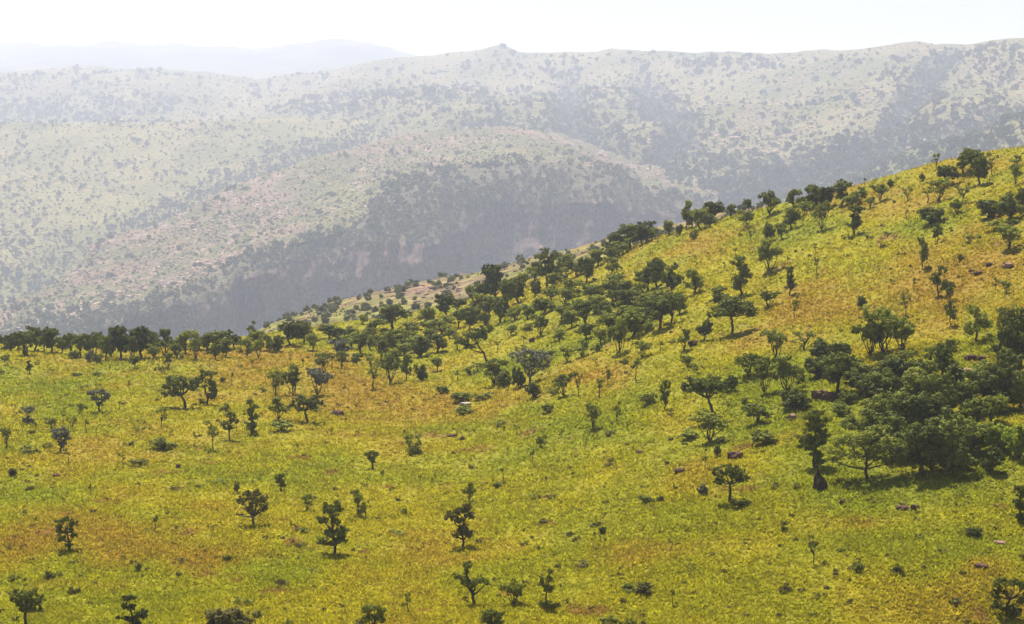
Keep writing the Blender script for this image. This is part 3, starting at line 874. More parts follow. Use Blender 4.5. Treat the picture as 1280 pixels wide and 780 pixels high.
ZONES = {
 'rim': ('on the valley rim', 'trees along the valley rim', '''
 Rd 5 435 20 22;Rd 14 439 20 18;Rd 31 445 36 32;Rd 43 439 30 26;Rd 66 441 32 30;R 88 444 28 20;Rd 101 446 28 22;Vd 119 448 32 24;R 132 450 30 18;Rd 152 449 44 32;Rd 177 448 40 34;
 Vd 206 447 36 30;R 191 450 22 18;R 233 443 30 28;Rd 55 440 24 18;R 77 443 22 18;Rd 140 447 28 22;V 165 450 30 22;R 220 450 22 20;V 245 450 26 18;Rd 260 443 26 22;Rd 274 438 24 32;R 269 450 22 18;R 282 446 24 18;Rd 293 436 24 22;
 P 313 430 26 18;R 308 447 24 19;V 323 449 24 16;R 321 434 24 24;Bd 347 440 26 22;Rd 363 432 30 30;Rd 380 430 28 26;R 390 438 22 20;Rd 412 424 18 30;Rd 22 437 22 20;Rd 112 443 24 20;Rd 190 440 26 24;Rd 248 438 22 24;R 333 438 20 18;Bd 32 446 12 10;
 B 94 448 12 16;Bg 112 452 15 15;B 122 455 16 15;B 6 452 10 14;R 168 461 19 15;V 210 460 18 16'''),
 'meadow': ('on the rim meadow', 'plants on the grass before the rim', '''
 L 198 463 9 16;Td 37 467 19 11;S 27 457 9 6;L 46 456 6 10;L 8 458 6 12;L 2 467 7 12;B 97 471 8 15;B 121 471 10 12;S 137 465 10 6;L 105 484 5 18;L 122 483 5 14;S 162 488 12 7;S 149 513 13 6;V 101 516 13 9;W 17 517 16 8;
 V 64 536 16 18;S 79 532 15 8;P 90 539 20 14;S 108 539 16 11;V 8 560 28 15;S 85 582 22 10;L 38 566 12 32;Bo 15 596 13 15;S 113 620 17 8;S 120 545 9 4;
 L 174 540 8 18;L 162 557 9 18;B 205 561 18 36;P 202 534 26 18;S 244 557 17 7;V 282 519 16 14;S 295 541 15 9;B 252 505 10 12;S 290 480 17 8;B 278 478 8 10;S 154 584 16 10;L 176 582 12 28;B 296 616 18 11;
 L 249 610 7 18;L 218 613 7 16;L 172 607 7 14;L 274 604 6 24;S 305 526 14 7;S 315 460 11 10;L 301 460 7 12;S 340 447 9 6;S 362 449 10 7;S 379 458 11 8;S 251 464 9 6;L 225 449 10 14;V 405 468 28 22;
 A 353 539 16 38;S 430 496 18 6;S 414 545 10 6;S 373 565 11 8;S 388 577 8 4;B 478 594 8 8;S 525 602 9 7;B 554 492 13 22;B 576 502 15 34;B 579 519 16 30;L 604 499 11 30;S 543 503 11 8;S 572 476 14 11;W 633 496 16 8;L 625 531 8 26;S 630 545 12 6;S 634 567 9 7;
 V 587 627 26 16;S 629 603 18 11;B 621 609 11 16;L 394 516 12 20;L 60 560 10 18;S 45 540 14 7;L 330 490 9 14'''),
 'belt': ('in the slope belt', 'trees of the belt up the slope', '''
 Rd 491 412 30 40;Bd 424 425 17 26;Bd 439 426 19 26;R 453 405 12 18;R 452 442 26 28;Rd 476 452 32 30;R 494 443 30 30;Vg 427 450 24 24;S 415 460 18 10;V 427 460 20 18;R 446 457 16 17;R 462 438 28 24;R 508 432 24 24;
 P 467 486 38 24;V 488 480 38 26;T 507 477 36 17;Bd 526 477 27 18;Bd 525 446 26 34;Rd 546 440 22 26;R 546 464 20 17;Rd 555 400 30 27;R 533 405 20 24;S 563 378 14 12;R 549 419 20 34;R 573 410 22 24;Rd 586 413 28 20;Bd 606 407 19 12;R 515 420 18 22;R 537 428 18 22;
 L 588 469 11 22;R 562 424 18 20;V 572 438 18 16;S 622 437 10 15;
 Rd 617 378 46 32;Rd 603 383 34 26;Rd 636 388 38 28;Rd 624 405 34 30;R 589 379 22 18;R 654 366 24 22;R 708 343 24 24;Rd 733 354 34 24;R 746 333 22 24;Rd 765 330 24 22;R 765 342 20 20;V 706 383 24 26;Rd 739 379 26 30;Rd 766 376 26 30;
 R 680 393 20 30;V 676 420 26 22;R 704 403 22 28;Rd 732 408 32 36;Rd 755 404 26 26;R 732 425 22 24;R 661 399 18 24;R 643 401 18 20;Rd 775 392 28 28;R 722 392 20 22;R 693 362 20 22;Rd 668 372 20 20;R 640 420 14 16;S 655 430 10 9;S 690 437 10 9;
 Rd 572 392 18 20;R 596 405 18 18;V 790 384 22 24;Rd 809 364 34 34;Rd 822 362 38 28;Rd 841 370 40 28;R 867 367 30 24;Rd 824 412 44 38;Rd 839 404 34 24;R 790 423 34 42;V 774 442 42 28;R 750 430 20 24;R 757 404 22 22;V 802 447 20 22;S 826 439 13 11;S 816 423 9 7;R 806 394 26 26;R 798 376 24 22;Rd 850 392 24 20;
 V 727 446 20 22;S 744 455 8 9;Bd 648 485 27 24;Bd 667 498 24 24;V 618 482 30 32;Bd 630 483 20 24;V 704 495 26 24;B 691 494 12 14;P 723 494 26 11;S 749 498 22 16;P 759 482 22 12;S 795 478 26 15;B 684 516 16 18;V 741 536 30 22;P 771 529 24 13;V 709 452 16 18;R 440 436 22 26;R 470 420 20 26;R 505 450 24 24;R 520 440 20 24;R 480 440 22 24;R 535 418 18 26;R 560 412 18 24;R 600 392 24 24;Rd 612 396 26 26;Rd 648 378 26 26;R 690 376 20 24;R 715 372 22 26;R 745 390 24 28;R 760 416 24 28;R 715 410 22 26;R 780 408 26 30;Rd 810 400 30 30;R 800 412 26 28;R 830 388 26 28;R 770 362 20 26;R 720 345 22 24;R 700 352 18 22;R 668 350 20 22;Rd 782 376 24 26;L 690 445 9 20;L 650 440 9 18;L 780 455 9 18;S 640 452 12 9;L 600 460 9 22;B 700 425 14 18;B 745 440 12 16;L 840 430 9 16;B 660 415 14 18'''),
 'crest': ('on the hill crest', 'trees along the hill crest', '''
 R 837 280 18 20;Rd 771 306 26 28;Rd 788 308 30 34;Rd 802 306 24 26;R 815 290 17 17;Rd 762 323 20 22;R 779 319 22 28;T 858 279 30 14;R 864 282 22 18;Rd 891 277 30 32;R 875 287 26 26;R 887 285 18 20;Bd 867 301 14 14;Bd 850 295 17 9;R 914 263 17 14;Rd 936 266 17 14;
 V 962 268 28 26;V 933 285 22 22;Rd 1016 260 28 26;Rd 1032 260 28 26;Rd 1052 258 32 28;R 1064 260 22 24;R 992 259 22 18;V 1006 272 20 20;V 1075 254 20 20;S 1081 228 9 7;Bd 1113 235 12 10;V 1100 251 20 22;P 1134 251 17 13;Bd 1153 226 11 10;P 1170 211 19 14;Rd 1182 233 30 32;Rd 1215 215 28 38;R 1225 230 34 28;P 1240 219 26 16;V 1270 208 14 18;V 1270 231 24 14;Rd 744 313 15 12;R 1204 218 18 18;Bd 1023 258 16 40'''),
 'upper': ('on the upper slope', 'plants of the upper slope', '''
 V 1027 288 36 23;Td 1068 293 38 26;R 989 287 28 24;Bd 961 302 32 20;R 977 299 22 16;P 939 302 20 12;V 1088 260 14 14;L 1085 299 8 14;L 1109 295 8 12;S 1133 274 12 11;
 V 1173 252 28 26;Bd 1163 280 33 38;P 1203 254 26 22;S 1160 254 22 16;V 1196 267 18 18;Bd 1235 272 26 34;Bd 1264 274 38 42;Bd 1277 254 26 20;L 1256 284 11 50;V 1262 312 32 32;Td 1172 303 22 13;T 1153 335 38 15;T 1173 371 44 22;Td 1187 376 28 13;S 1142 364 16 8;S 1245 363 17 9;V 1258 366 16 16;Bo 1201 326 9 12;
 V 960 339 42 32;Td 926 370 44 28;R 898 375 18 22;S 886 325 10 9;S 919 320 12 8;S 901 320 10 8;Td 987 369 38 17;P 993 397 26 13;V 960 385 22 24;Bd 1077 385 18 16;P 1132 395 30 15;S 1114 356 8 12;T 1188 407 30 15;S 1020 343 20 11;S 976 354 9 9;W 1247 404 24 14;S 1020 316 12 9;L 1060 300 9 18;S 905 335 9 7;S 870 335 9 8;L 1215 300 9 30;S 985 330 10 8;
 V 855 438 28 18;Rd 880 426 30 22;V 859 459 15 18;L 871 463 12 20;Bd 914 489 23 22;B 811 506 20 24;T 831 513 38 14;V 936 471 30 36;V 955 492 44 26;R 900 382 16 22;S 785 537 8 7'''),
 'thicket': ('in the dark thicket', 'trees and bushes of the dark thicket', '''
 V 1105 443 54 46;V 1088 445 44 32;V 1128 443 46 38;Bd 1028 452 30 34;Bd 1050 452 32 34;V 970 449 36 28;P 1004 437 22 34;V 983 489 44 38;Rd 1045 492 56 46;Bd 1024 472 38 38;Bd 1072 480 28 36;Bd 1094 480 28 34;Rd 1074 495 28 42;V 1130 464 24 30;Rd 1176 474 46 34;R 1163 455 22 20;
 Rd 1111 508 46 52;R 1146 508 46 46;Rd 1140 548 58 64;R 1104 543 48 54;R 1076 551 44 54;Rd 1176 524 56 44;Rd 1205 520 50 40;Rd 1227 510 48 48;Rd 1255 510 56 44;R 1216 548 50 46;R 1216 572 42 52;Bl 1250 563 38 42;Bl 1274 573 42 34;P 1246 457 44 42;Rd 1274 468 78 48;T 1220 428 50 30;
 Rd 1150 594 66 62;Rd 1186 590 64 54;Rd 1180 555 50 44;Bd 991 512 28 42;V 933 513 16 15;V 948 530 24 34;B 956 556 20 36;B 860 549 14 28;Bd 896 570 16 12;S 881 588 18 10;S 904 505 9 9;V 887 552 36 38;P 940 560 14 18;Rd 1120 570 50 44;B 1050 520 22 30;Bd 1060 505 22 24;B 1190 440 18 16;
 R 1240 530 40 36;Bd 1237 590 34 34;B 1000 478 16 16;Bd 1275 512 46 34;V 1262 440 26 30;Bd 1040 470 30 34;Bd 1064 468 26 34;Bd 1090 500 30 40;Rd 1125 490 40 44;Bd 1165 545 44 50;Bd 1150 525 40 46;Bd 1195 545 44 44;Rd 1160 495 44 40;Bd 1135 575 40 50;Bd 1165 590 46 54;Bd 1200 585 34 40;R 1235 490 40 40;Bd 1190 500 44 40;Bd 1130 520 36 44;Bd 1090 555 34 44;Rd 1262 480 44 36;Bd 1245 515 34 40;B 1110 465 22 30;B 1150 470 26 30;Bd 1186 470 30 28;Bd 1260 495 34 36;R 1195 560 40 44;L 927 634 14 26;L 1205 600 12 20;Bg 878 619 16 16'''),
 'fore': ('in the foreground grass', 'plants of the foreground grass', '''
 S 194 665 24 14;Bd 61 724 15 15;L 72 722 9 16;L 17 724 9 22;B 173 714 13 12;B 285 703 12 13;L 305 757 13 28;L 264 660 7 16;S 221 671 7 5;W 87 644 11 14;
 V 384 638 20 17;S 365 666 17 8;L 377 665 8 18;P 457 649 25 14;B 505 643 10 13;L 497 668 7 32;S 511 765 24 16;B 360 787 17 12;L 394 716 7 20;V 642 758 36 28;L 668 624 10 16;L 689 625 10 15;S 772 626 11 6;B 808 629 12 24;B 826 627 11 13;S 844 627 13 7;
 Bd 753 667 14 13;L 653 682 9 18;L 675 688 8 12;Lo 728 710 11 28;Bo 806 742 16 28;B 787 741 14 24;S 841 757 24 11;B 855 731 8 9;L 759 780 12 32;L 789 780 10 18;P 1017 705 35 18;B 980 665 10 13;B 1072 714 16 19;B 1122 716 13 14;L 1025 746 8 18;Bd 1218 671 17 26;
 L 1015 770 8 16;L 1050 690 8 14;S 646 544 14 11;V 676 561 17 16;Sd 666 578 18 8;W 730 563 16 10;L 764 578 8 11;L 430 668 7 16;L 1150 672 7 16;L 890 656 6 14;L 1180 690 7 18'''),
}
for zname, (zone, group, table) in ZONES.items():
    for ent in table.replace('\n', '').split(';'):
        f = ent.split()
        k = f[0][0]; c = f[0][1] if len(f[0]) > 1 else 'm'
        plant(k, c, *[float(q) for q in f[1:]], zone, group)

# --- plants with a look of their own: (kind, colour, x, foot y, height, width, limbs, lobes, label). limbs and lobes in units of height and width
def special(label, col, px, py, hp, wp, trunk, lobes, leaf=0.028, dens=10500, pale=False, name='tree'):
    """trunk: list of (x, z, r) up the main stem; lobes: (x, z, rx, rz[, y])"""
    limbs = []
    for a, b in zip(trunk[:-1], trunk[1:]):
        limbs.append(((a[0], 0, a[1]), (b[0], 0, b[1]), a[2], b[2]))
    LB = []
    rng = random.Random(int(px * 7 + py))
    for l in lobes:
        y = l[4] if len(l) > 4 else rng.uniform(-.12, .12)
        LB.append((l[0], y, l[1], l[2] * 1.3, l[2] * 1.3, l[3] * 1.3))
        j = min(trunk, key=lambda q: abs(q[1] - l[1] * .7) + (q[1] > l[1]) * 2)
        limbs.append(((j[0], 0, j[1]), (l[0], y, l[1]), j[2] * .7 + .004, .007))
    if len(lobes) and max(l[2] for l in lobes) > .12:
        for l in lobes:                                # depth to the crown
            s = rng.choice((-1, 1))
            LB.append((l[0] * .8 + rng.uniform(-.05, .05), s * (l[2] * .8 + .06), l[1] - l[3] * .2, l[2] * .8, l[2] * .8, l[3] * .8))
    wm = wood_mesh('trunk', limbs, rng)
    if pale:
        wm.materials.append(M_PALEBARK)
    cm = crown_mesh('crown', LB, np.random.default_rng(int(px + py)), leaf, dens)
    plant('R' if name == 'tree' else 'B', col, px, py, hp, wp, '', 'trees and bushes with a look of their own', label, (wm, cm), 0.0, name)

special('dark umbrella tree casting a long shadow beside a smaller round tree', 'd', 914, 418, 50, 58, [(0, -.05, .03), (.02, .25, .026), (0, .45, .022)],
        [(-.36, .52, .13, .12), (-.22, .62, .17, .16), (-.05, .72, .2, .18), (.14, .74, .2, .17), (.3, .64, .16, .16), (.42, .52, .1, .12), (0, .86, .18, .1), (-.15, .56, .14, .1), (.15, .58, .16, .1)])
special('leaning umbrella tree with long bare trunk above a rounded bush', 'd', 894, 527, 58, 54, [(0.0, -.05, .04), (-.06, .2, .034), (-.16, .5, .026), (-.2, .62, .02)],
        [(-.62, .74, .15, .12), (-.45, .84, .17, .12), (-.25, .80, .18, .13), (-.05, .84, .17, .12), (.12, .76, .15, .13), (-.35, .68, .17, .08), (-.1, .68, .16, .08)])
special('cross shaped tree with one upright limb and two side arms', 'd', 592, 757, 56, 46, [(0, -.05, .045), (-.02, .25, .04), (-.12, .5, .034), (-.18, .8, .02)],
        [(-.16, .90, .12, .07), (-.2, .76, .08, .08), (-.36, .62, .12, .05), (-.52, .70, .07, .03), (-.2, .5, .16, .08), (.05, .52, .12, .05), (.22, .56, .14, .06), (.36, .50, .10, .05), (-.05, .42, .1, .06)])
special('tall dark tree with two stacked crowns and a wide shadow', 'd', 418, 693, 66, 38, [(0, -.05, .05), (.02, .2, .045), (-.05, .45, .035), (-.1, .75, .02)],
        [(-.2, .86, .2, .1), (.12, .90, .2, .09), (-.05, .78, .22, .09), (-.32, .66, .18, .08), (.0, .60, .16, .07), (.2, .45, .22, .1), (-.15, .40, .2, .09), (.22, .30, .18, .09), (-.35, .24, .2, .06), (-.05, .25, .2, .08)])
special('broad crowned tree casting a deep shadow in front of the dark thicket', 'm', 1083, 600, 70, 98, [(0, -.04, .022), (-.01, .2, .02), (.0, .4, .016)],
        [(-.38, .52, .12, .12), (-.26, .66, .14, .14), (-.1, .78, .15, .14), (.08, .86, .14, .12), (.22, .80, .14, .13), (.36, .66, .13, .12), (.44, .48, .1, .12), (.2, .56, .16, .14), (0, .58, .16, .14), (-.18, .46, .15, .1), (-.42, .36, .08, .06), (.1, .36, .13, .08), (.32, .36, .12, .1)], 0.017, 15000)
special('tree with a forked trunk and dark clumpy crown beside a low bush', 'd', 912, 629, 48, 42, [(0, -.05, .05), (.01, .25, .04), (.0, .5, .03)],
        [(-.36, .78, .15, .12), (-.15, .86, .18, .11), (.1, .92, .16, .08), (.28, .80, .17, .12), (.42, .66, .1, .1), (-.3, .58, .17, .1), (.1, .70, .18, .1), (.3, .60, .12, .08)])
special('leaning tree with one sided crown on a thin bare trunk above the slope', 'd', 609, 452, 44, 38, [(0, -.05, .035), (-.1, .25, .03), (-.3, .5, .022), (-.36, .62, .016)],
        [(-.75, .55, .16, .14), (-.55, .68, .18, .16), (-.3, .78, .2, .15), (-.08, .88, .18, .12), (.08, .92, .12, .1), (-.6, .42, .12, .1), (-.15, .70, .14, .1)])
special('silvery vase shaped tree with pale stems above dark bushes', 'g', 661, 480, 42, 50, [(0, -.05, .03), (.03, .2, .028)],
        [(-.3, .85, .15, .12), (-.1, .92, .16, .1), (.12, .90, .16, .1), (.32, .85, .16, .12), (.46, .72, .13, .12), (-.2, .70, .15, .12), (.15, .66, .2, .16), (.35, .58, .14, .12), (.02, .52, .16, .14)], 0.028, 6500, True)
special('wide low crowned tree on the ochre grass with its trunk showing', 'd', 232, 510, 42, 46, [(0, -.05, .045), (-.03, .2, .04), (-.1, .36, .03)],
        [(-.5, .68, .16, .15), (-.35, .80, .18, .13), (-.15, .66, .18, .16), (-.05, .86, .16, .1), (.12, .60, .18, .16), (.25, .78, .15, .12), (-.55, .45, .12, .12), (-.3, .45, .16, .13)])
special('two lobed dark tree joined to the wide low tree beside it', 'd', 259, 506, 44, 32, [(0, -.05, .05), (.02, .25, .045), (-.1, .5, .03)],
        [(-.5, .60, .2, .12), (-.3, .72, .2, .12), (-.1, .88, .2, .09), (.2, .86, .2, .09), (.15, .62, .2, .12), (.25, .44, .2, .14), (.2, .25, .18, .14)])
special('silver grey flowering shrub with dark base next to small green bushes', 'g', 124, 516, 30, 29, [(0, -.05, .05), (0, .3, .04)],
        [(-.35, .78, .17, .12), (-.1, .86, .18, .11), (.15, .84, .18, .11), (.35, .74, .15, .12), (-.15, .62, .18, .13), (.2, .58, .18, .13), (.03, .4, .14, .14)])
special('greyest silver shrub with pale flower heads on the meadow', 'g', 76, 566, 33, 26, [(0, -.05, .05), (0, .3, .045)],
        [(-.25, .82, .2, .12), (.05, .90, .2, .09), (.3, .78, .18, .12), (-.3, .60, .18, .13), (.05, .62, .22, .14), (.32, .56, .16, .12), (.08, .36, .2, .14)])
special('small grey topped shrub with two tiers above a green tuft', 'g', 36, 532, 25, 18, [(0, -.05, .06), (0, .4, .045)],
        [(-.25, .82, .24, .12), (.2, .86, .24, .1), (0, .70, .28, .1), (-.1, .28, .28, .14), (.2, .24, .24, .14)])
special('clumped twin tree with bare lower stems beside a tall slim tree', 'd', 287, 550, 36, 22, [(0, -.05, .05), (-.02, .3, .04), (.05, .55, .03)],
        [(.05, .84, .3, .11), (.2, .66, .25, .1), (-.3, .58, .26, .09), (-.15, .42, .25, .09), (.1, .45, .2, .08)])
special('thin stemmed open tree with feathery crown near the twin tree', 'm', 266, 562, 38, 18, [(0, -.05, .04), (0, .4, .03)],
        [(-.4, .88, .24, .08), (.1, .66, .3, .1), (-.15, .52, .28, .1), (.25, .5, .2, .08), (-.1, .75, .2, .08)], 0.03, 3500)
special('tall slim dark tree with stacked leaf clumps and green foot', 'd', 314, 543, 44, 20, [(0, -.05, .05), (.02, .4, .04), (0, .75, .03)],
        [(-.1, .92, .25, .07), (.2, .78, .26, .09), (-.1, .64, .3, .09), (.15, .48, .3, .09), (-.05, .3, .3, .09), (.1, .14, .34, .09)])
for a in (('upper', 'm', 345, 496, 34, 22, 'feathery tree at the edge of the ochre slope grove'), ('mid', 'm', 366, 494, 40, 28, 'tallest dark tree in the grove of five on ochre grass'),
          ('upr', 'g', 396, 495, 36, 31, 'pale stemmed grey green tree in the ochre grove'), ('low', 'm', 348, 525, 30, 26, 'bushy tree above the spiky plants in the ochre grove')):
    plant('V', a[1], a[2], a[3], a[4], a[5], '', 'trees and bushes with a look of their own', a[6])
special('short trunked tree with flat wide crown beside the spiky plants', 'd', 385, 528, 34, 38, [(0, -.05, .045), (-.06, .25, .04), (-.1, .42, .03)],
        [(-.4, .66, .16, .15), (-.22, .80, .18, .14), (.0, .70, .18, .16), (.18, .84, .18, .12), (.36, .72, .16, .14), (.15, .58, .16, .12), (-.25, .52, .14, .1)])
special('rounded tree with pale limbs showing and a shadow at its foot', 'o', 316, 657, 44, 42, [(.0, -.05, .05), (.02, .25, .04)],
        [(-.15, .88, .18, .11), (.12, .90, .18, .1), (.32, .76, .17, .13), (-.3, .70, .17, .13), (.08, .68, .2, .14), (.3, .54, .16, .13), (-.1, .52, .15, .1), (-.42, .30, .08, .04), (.1, .4, .16, .12)], 0.03, 5500, True)
special('upright dark tree with a twisted bare stem in the pale grass', 'd', 84, 688, 42, 27, [(.05, -.05, .06), (.12, .25, .05), (0, .5, .04)],
        [(-.3, .86, .2, .1), (0, .90, .2, .09), (.28, .78, .2, .12), (-.3, .62, .22, .12), (.1, .58, .2, .1), (.3, .46, .16, .1), (-.25, .36, .18, .1), (.1, .16, .16, .08)])
special('dark clumpy tree with one denser side at the meadow foot', 'd', 33, 783, 48, 42, [(-.02, -.05, .05), (-.04, .25, .045), (0, .42, .035)],
        [(-.3, .86, .16, .1), (-.05, .80, .2, .12), (.2, .88, .18, .1), (.35, .70, .16, .12), (.1, .60, .2, .12), (-.2, .60, .18, .12), (.3, .48, .18, .12), (-.38, .70, .1, .06), (-.05, .45, .16, .1)])
special('scraggly tree with three separate leaf clumps on crooked stems', 'd', 166, 790, 46, 38, [(0, -.05, .045), (.02, .3, .04), (-.05, .55, .03)],
        [(-.1, .90, .2, .09), (-.25, .72, .16, .09), (-.02, .68, .16, .1), (-.42, .42, .1, .05), (-.15, .40, .14, .07), (.25, .45, .2, .11), (.38, .5, .14, .1), (.1, .3, .2, .1)])
special('large olive rounded bush with no visible trunk', 'o', 284, 792, 36, 66, [(0, -.05, .03), (0, .2, .02)],
        [(-.36, .45, .14, .3), (-.2, .62, .16, .26), (0, .68, .16, .26), (.2, .60, .16, .26), (.38, .42, .14, .28), (-.1, .4, .2, .34), (.15, .38, .2, .34)], 0.026, 9000, name='bush')
special('tall wavy tree with grey crown on a leaning stem', 'o', 577, 685, 54, 38, [(.05, -.05, .04), (.05, .2, .036), (0, .45, .03), (.1, .65, .02)],
        [(-.35, .72, .18, .1), (-.15, .84, .18, .09), (.12, .88, .18, .09), (.22, .98, .1, .05), (.25, .74, .16, .09), (-.1, .64, .18, .08), (.0, .38, .18, .09), (.2, .32, .18, .1), (-.2, .3, .12, .06), (.1, .48, .14, .07)])
special('small bushy tree with upright stems near the shadowed twin crown tree', 'm', 448, 646, 36, 18, [(0, -.05, .05), (-.05, .4, .04)],
        [(-.2, .82, .32, .11), (.05, .68, .28, .1), (-.1, .55, .26, .09), (.3, .35, .26, .08), (.1, .2, .3, .08)])
special('round dark bush on a short stem at the foot of the grass', 'm', 467, 790, 36, 30, [(0, -.05, .05), (0, .25, .04)],
        [(-.25, .72, .22, .17), (.05, .82, .24, .14), (.3, .68, .2, .17), (-.28, .48, .2, .15), (.05, .52, .24, .18), (.3, .45, .2, .15)], name='bush')
special('glossy round green bush beside the cross shaped tree', 'm', 615, 790, 32, 29, [(0, -.05, .05), (0, .25, .04)],
        [(-.28, .62, .22, .2), (.0, .78, .24, .17), (.28, .66, .22, .2), (-.1, .45, .26, .2), (.22, .4, .22, .2)], name='bush')
special('narrow bush with upright spikes and a dark foot', 'd', 683, 760, 48, 21, [(0, -.05, .05), (0, .4, .04)],
        [(-.3, .76, .14, .07), (.2, .92, .16, .08), (.15, .74, .24, .1), (-.15, .62, .26, .1), (.1, .5, .3, .1), (-.25, .12, .26, .08), (.15, .1, .3, .07), (.4, .06, .2, .05)], name='bush')
special('vase shaped bush with a dark round foot in open grass', 'm', 516, 567, 25, 24, [(0, -.05, .05), (0, .2, .04)],
        [(-.35, .78, .16, .15), (-.1, .84, .16, .12), (.3, .82, .18, .13), (-.2, .55, .18, .15), (.25, .52, .18, .15), (0, .22, .36, .18), (.2, .18, .26, .14)], name='bush')
special('small tree like a mushroom with a dark ring of shade', 'd', 465, 586, 24, 18, [(0, -.05, .06), (0, .45, .05)],
        [(-.3, .74, .24, .15), (.05, .84, .28, .12), (.3, .70, .22, .14), (-.1, .58, .26, .12), (.1, .4, .2, .1)])
special('small dark tree with rounded head in the green grass near rusty stone', 'd', 351, 614, 24, 16, [(0, -.05, .06), (0, .3, .05)],
        [(-.2, .74, .28, .14), (.15, .84, .28, .12), (0, .55, .34, .14), (.1, .3, .3, .12)])
special('wide tree with hollow dark crown near bare red soil', 'd', 1262, 772, 50, 46, [(-.05, -.05, .05), (-.1, .25, .045), (.0, .45, .03)],
        [(-.38, .82, .16, .1), (-.15, .88, .18, .09), (.1, .90, .18, .08), (.34, .80, .17, .1), (.42, .64, .12, .1), (-.38, .58, .14, .13), (.3, .48, .16, .14), (-.1, .62, .14, .08), (-.3, .3, .16, .16), (.1, .2, .22, .16)])
special('slim dark tree rising from shade near the low round bush', 'd', 1274, 653, 48, 22, [(0, -.05, .05), (0, .4, .04)],
        [(.0, .88, .3, .08), (.1, .7, .3, .09), (-.1, .52, .34, .1), (.1, .36, .32, .09), (0, .16, .34, .09)])
special('vase shaped crest tree with upswept crown standing clear of its neighbours', 'd', 808, 286, 26, 22, [(0, -.05, .05), (0, .35, .045)],
        [(-.36, .86, .18, .1), (-.1, .84, .2, .12), (.15, .86, .2, .12), (.38, .9, .16, .08), (-.18, .62, .22, .14), (.18, .62, .22, .14), (0, .45, .2, .12)])
special('tallest tree of the belt with tiered ragged crown', 'd', 683, 361, 50, 36, [(0, -.05, .04), (0, .3, .034), (-.05, .6, .026)],
        [(-.05, .92, .14, .08), (.3, .82, .14, .09), (-.15, .78, .2, .11), (.1, .66, .2, .12), (-.32, .58, .18, .12), (.2, .48, .22, .13), (-.1, .42, .22, .12), (.36, .36, .16, .12)])
special('tree with crown in two tiers standing over a dark soil mound', 'd', 1017, 585, 72, 38, [(.0, -.05, .04), (.0, .3, .036), (.05, .6, .03)],
        [(.1, .93, .24, .07), (-.1, .85, .26, .08), (.2, .78, .28, .08), (0, .68, .3, .09), (-.25, .5, .26, .09), (.15, .48, .3, .1), (-.2, .38, .3, .09), (.3, .58, .2, .08), (.1, .22, .2, .08), (.2, .12, .2, .06)])

# --- rocks and earth mounds
def rock(col, px, py, hp, wp, label, name='rock', pieces=1):
    g = ground_hit(px, py)
    if g is None:
        return
    d = project_np(np.array(g))[2]
    h, wd = hp * d / FPX, wp * d / FPX
    rng = np.random.default_rng(int(px * 3 + py))
    b = bmesh.new(); bmesh.ops.create_icosphere(b, subdivisions=2, radius=0.5)
    for v in b.verts:
        p = np.array(v.co) * 2.3 + rng.uniform(0, 0) + px
        k = 1 + 0.9 * (vnoise(p[:1] + p[2], p[1:2] - p[2] * .7, 5)[0] - .5) + 0.6 * (vnoise(p[:1] * 2.7, p[1:2] * 2.7 + p[2] * 2, 6)[0] - .5)
        v.co *= k
        if 'mound' in name:
            q = max(0.4, 0.95 - 0.6 * (v.co.z + .35)); v.co.x *= q; v.co.y *= q; continue
        if v.co.z > 0.32: v.co.z = 0.32 + (v.co.z - 0.32) * 0.35
    me = bpy.data.meshes.new(name); b.to_mesh(me); b.free()
    me.materials.append(M_ROCK[col])
    o = link(name, me)
    o.location = (g.x, g.y, g.z + h * 0.30)
    o.scale = (wd, wd * .8, h * 1.25)
    o.rotation_euler = (0, 0, float(rng.uniform(-.5, .5)))
    o['label'] = label; o['category'] = 'mound' if 'mound' in name else 'rock'
    o['group'] = 'rocks and mounds on the hillside'
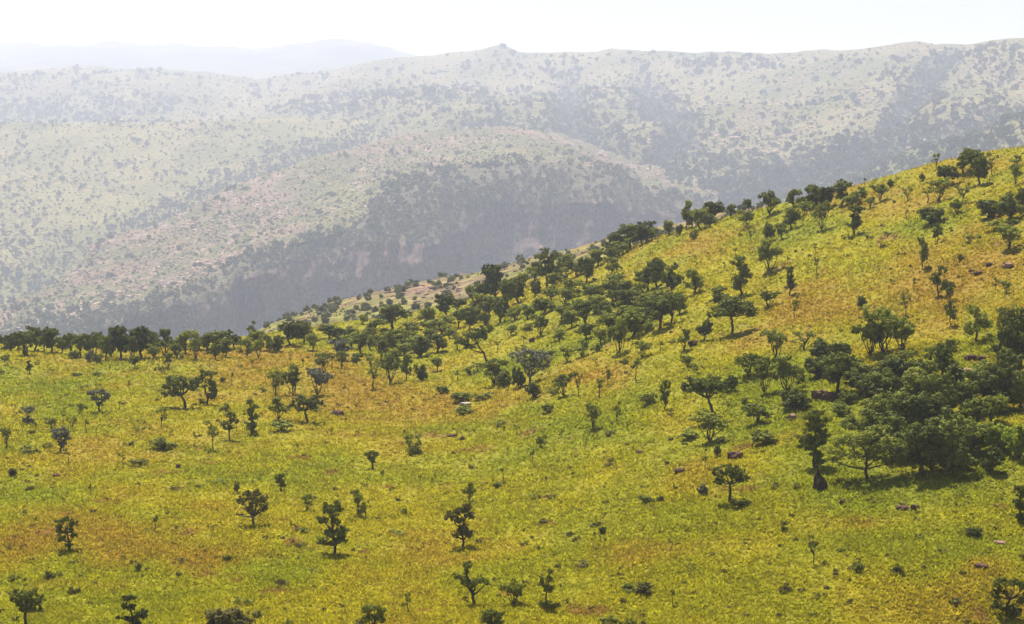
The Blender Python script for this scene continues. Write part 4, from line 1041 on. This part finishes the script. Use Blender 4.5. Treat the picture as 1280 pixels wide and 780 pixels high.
RO = [('k', 423, 520, 9, 14, 'purple brown boulder on ochre grass beside the grove'), ('k', 69, 596, 5, 10, 'small dark stone near the greyest silver shrub'), ('k', 223, 585, 7, 7, 'rusty little stone near the twin tree'),
      ('k', 799, 567, 5, 10, 'dark flat stone in the open slope grass'), ('k', 849, 591, 8, 15, 'flat red stone upslope of the forked tree'), ('k', 919, 573, 11, 18, 'red brown boulder below the bushes near the leaning umbrella tree'),
      ('k', 1022, 500, 16, 16, 'red rock of the outcrop in the thicket, its taller block'), ('k', 1036, 501, 14, 18, 'red rock of the outcrop in the thicket, its wider block'), ('p', 1030, 494, 9, 9, 'pale pink block on top of the thicket outcrop'),
      ('p', 989, 525, 10, 13, 'single pink stone on bright grass beside the thicket'), ('k', 1053, 629, 7, 10, 'small dark stone below the broad crowned tree'), ('k', 1127, 636, 5, 15, 'long low dark stone in grass below the thicket'), ('k', 1142, 637, 9, 9, 'upright dark stone at the end of the long low stone'),
      ('p', 1208, 466, 7, 22, 'pink bare stone slab above the thicket'), ('k', 1236, 332, 5, 11, 'dark stone on the upper slope, above the other stones'), ('k', 1223, 343, 6, 12, 'reddish dark stone on the upper slope, lowest of its group'), ('p', 1260, 334, 7, 14, 'pinkish stone on the upper slope beside dark stones'),
      ('k', 1215, 340, 4, 8, 'small brown stone next to the reddish dark stone'), ('w', 583, 506, 4, 14, 'pale grey slab between two low bushes'), ('k', 566, 545, 4, 14, 'thin brown stone ridge in open grass'), ('k', 578, 551, 7, 6, 'little dark stone by the thin stone ridge'),
      ('n', 867, 432, 9, 14, 'dark earthy stone in the shade of the umbrella tree'), ('k', 1045, 719, 5, 8, 'tiny dark stone in open grass below the thicket'), ('p', 1248, 681, 6, 16, 'pink stone on the bare red patch'), ('k', 1226, 709, 6, 18, 'reddish flat stone below the pink stone'), ('k', 665, 428, 8, 8, 'dark brown stone between belt trees'),
      ('k', 944, 545, 9, 10, 'dark red stone half under a bush'), ('w', 1188, 432, 8, 12, 'pale stone behind the thicket bushes'), ('k', 1213, 449, 8, 14, 'dark rock under the shrub above the pink slab'), ('k', 1227, 450, 7, 12, 'dark brown rock close beside another under the shrub')]
for r in RO:
    rock(*r)
rock('n', 1023, 611, 24, 22, 'dark cone shaped soil mound under the two tiered tree', 'termite_mound')

# --- low scrub and weed clumps between them (nobody could count them)
def scatter_scrub(n):
    P, H = [], []
    while len(P) < n:
        px, py = random.uniform(-160, 1450), random.uniform(200, 790)
        cpy = np.interp(px, PXN, c_py)
        if py < cpy + 4:
            continue
        dens = 0.45 + 0.5 * (py < cpy + 120)
        if random.random() > dens:
            continue
        g = ground_hit(px, py)
        if g is None:
            continue
        P.append((g.x, g.y, g.z)); H.append(random.uniform(0.12, 0.36) * (1.7 if random.random() < .07 else 1))
    P, H = np.array(P), np.array(H)
    o = leaf_clouds('weed_clumps', P, H, H * RNG.uniform(1.2, 2.6, len(P)), 22, 'small dark weed clumps dotted through the grass', M_LEAF['o'], 0.34, 0.0)
    o['category'] = 'weeds'
scatter_scrub(1700)
# ------------------------------------------------------------------ haze: the air between here and the far hills
import bmesh
bm = bmesh.new(); bmesh.ops.create_cube(bm, size=1.0)
hm = bpy.data.meshes.new('haze'); bm.to_mesh(hm); bm.free()
haze = link('haze', hm)
haze.scale = (60000, 60000, 1150); haze.location = (0, 14000, 575 - 590)
m, t, out = new_mat('haze_air')
v = t.nodes.new('ShaderNodeVolumePrincipled')
v.inputs['Color'].default_value = (0.80, 0.84, 1.0, 1)
v.inputs['Density'].default_value = HAZE_DENSITY
v.inputs['Anisotropy'].default_value = HAZE_ANISO
t.links.new(v.outputs[0], out.inputs['Volume'])
try:
    m.cycles.homogeneous_volume = True
except Exception:
    pass
hm.materials.append(m)
haze['kind'] = 'stuff'; haze['label'] = 'pale blue haze filling the valley air'; haze['category'] = 'haze'
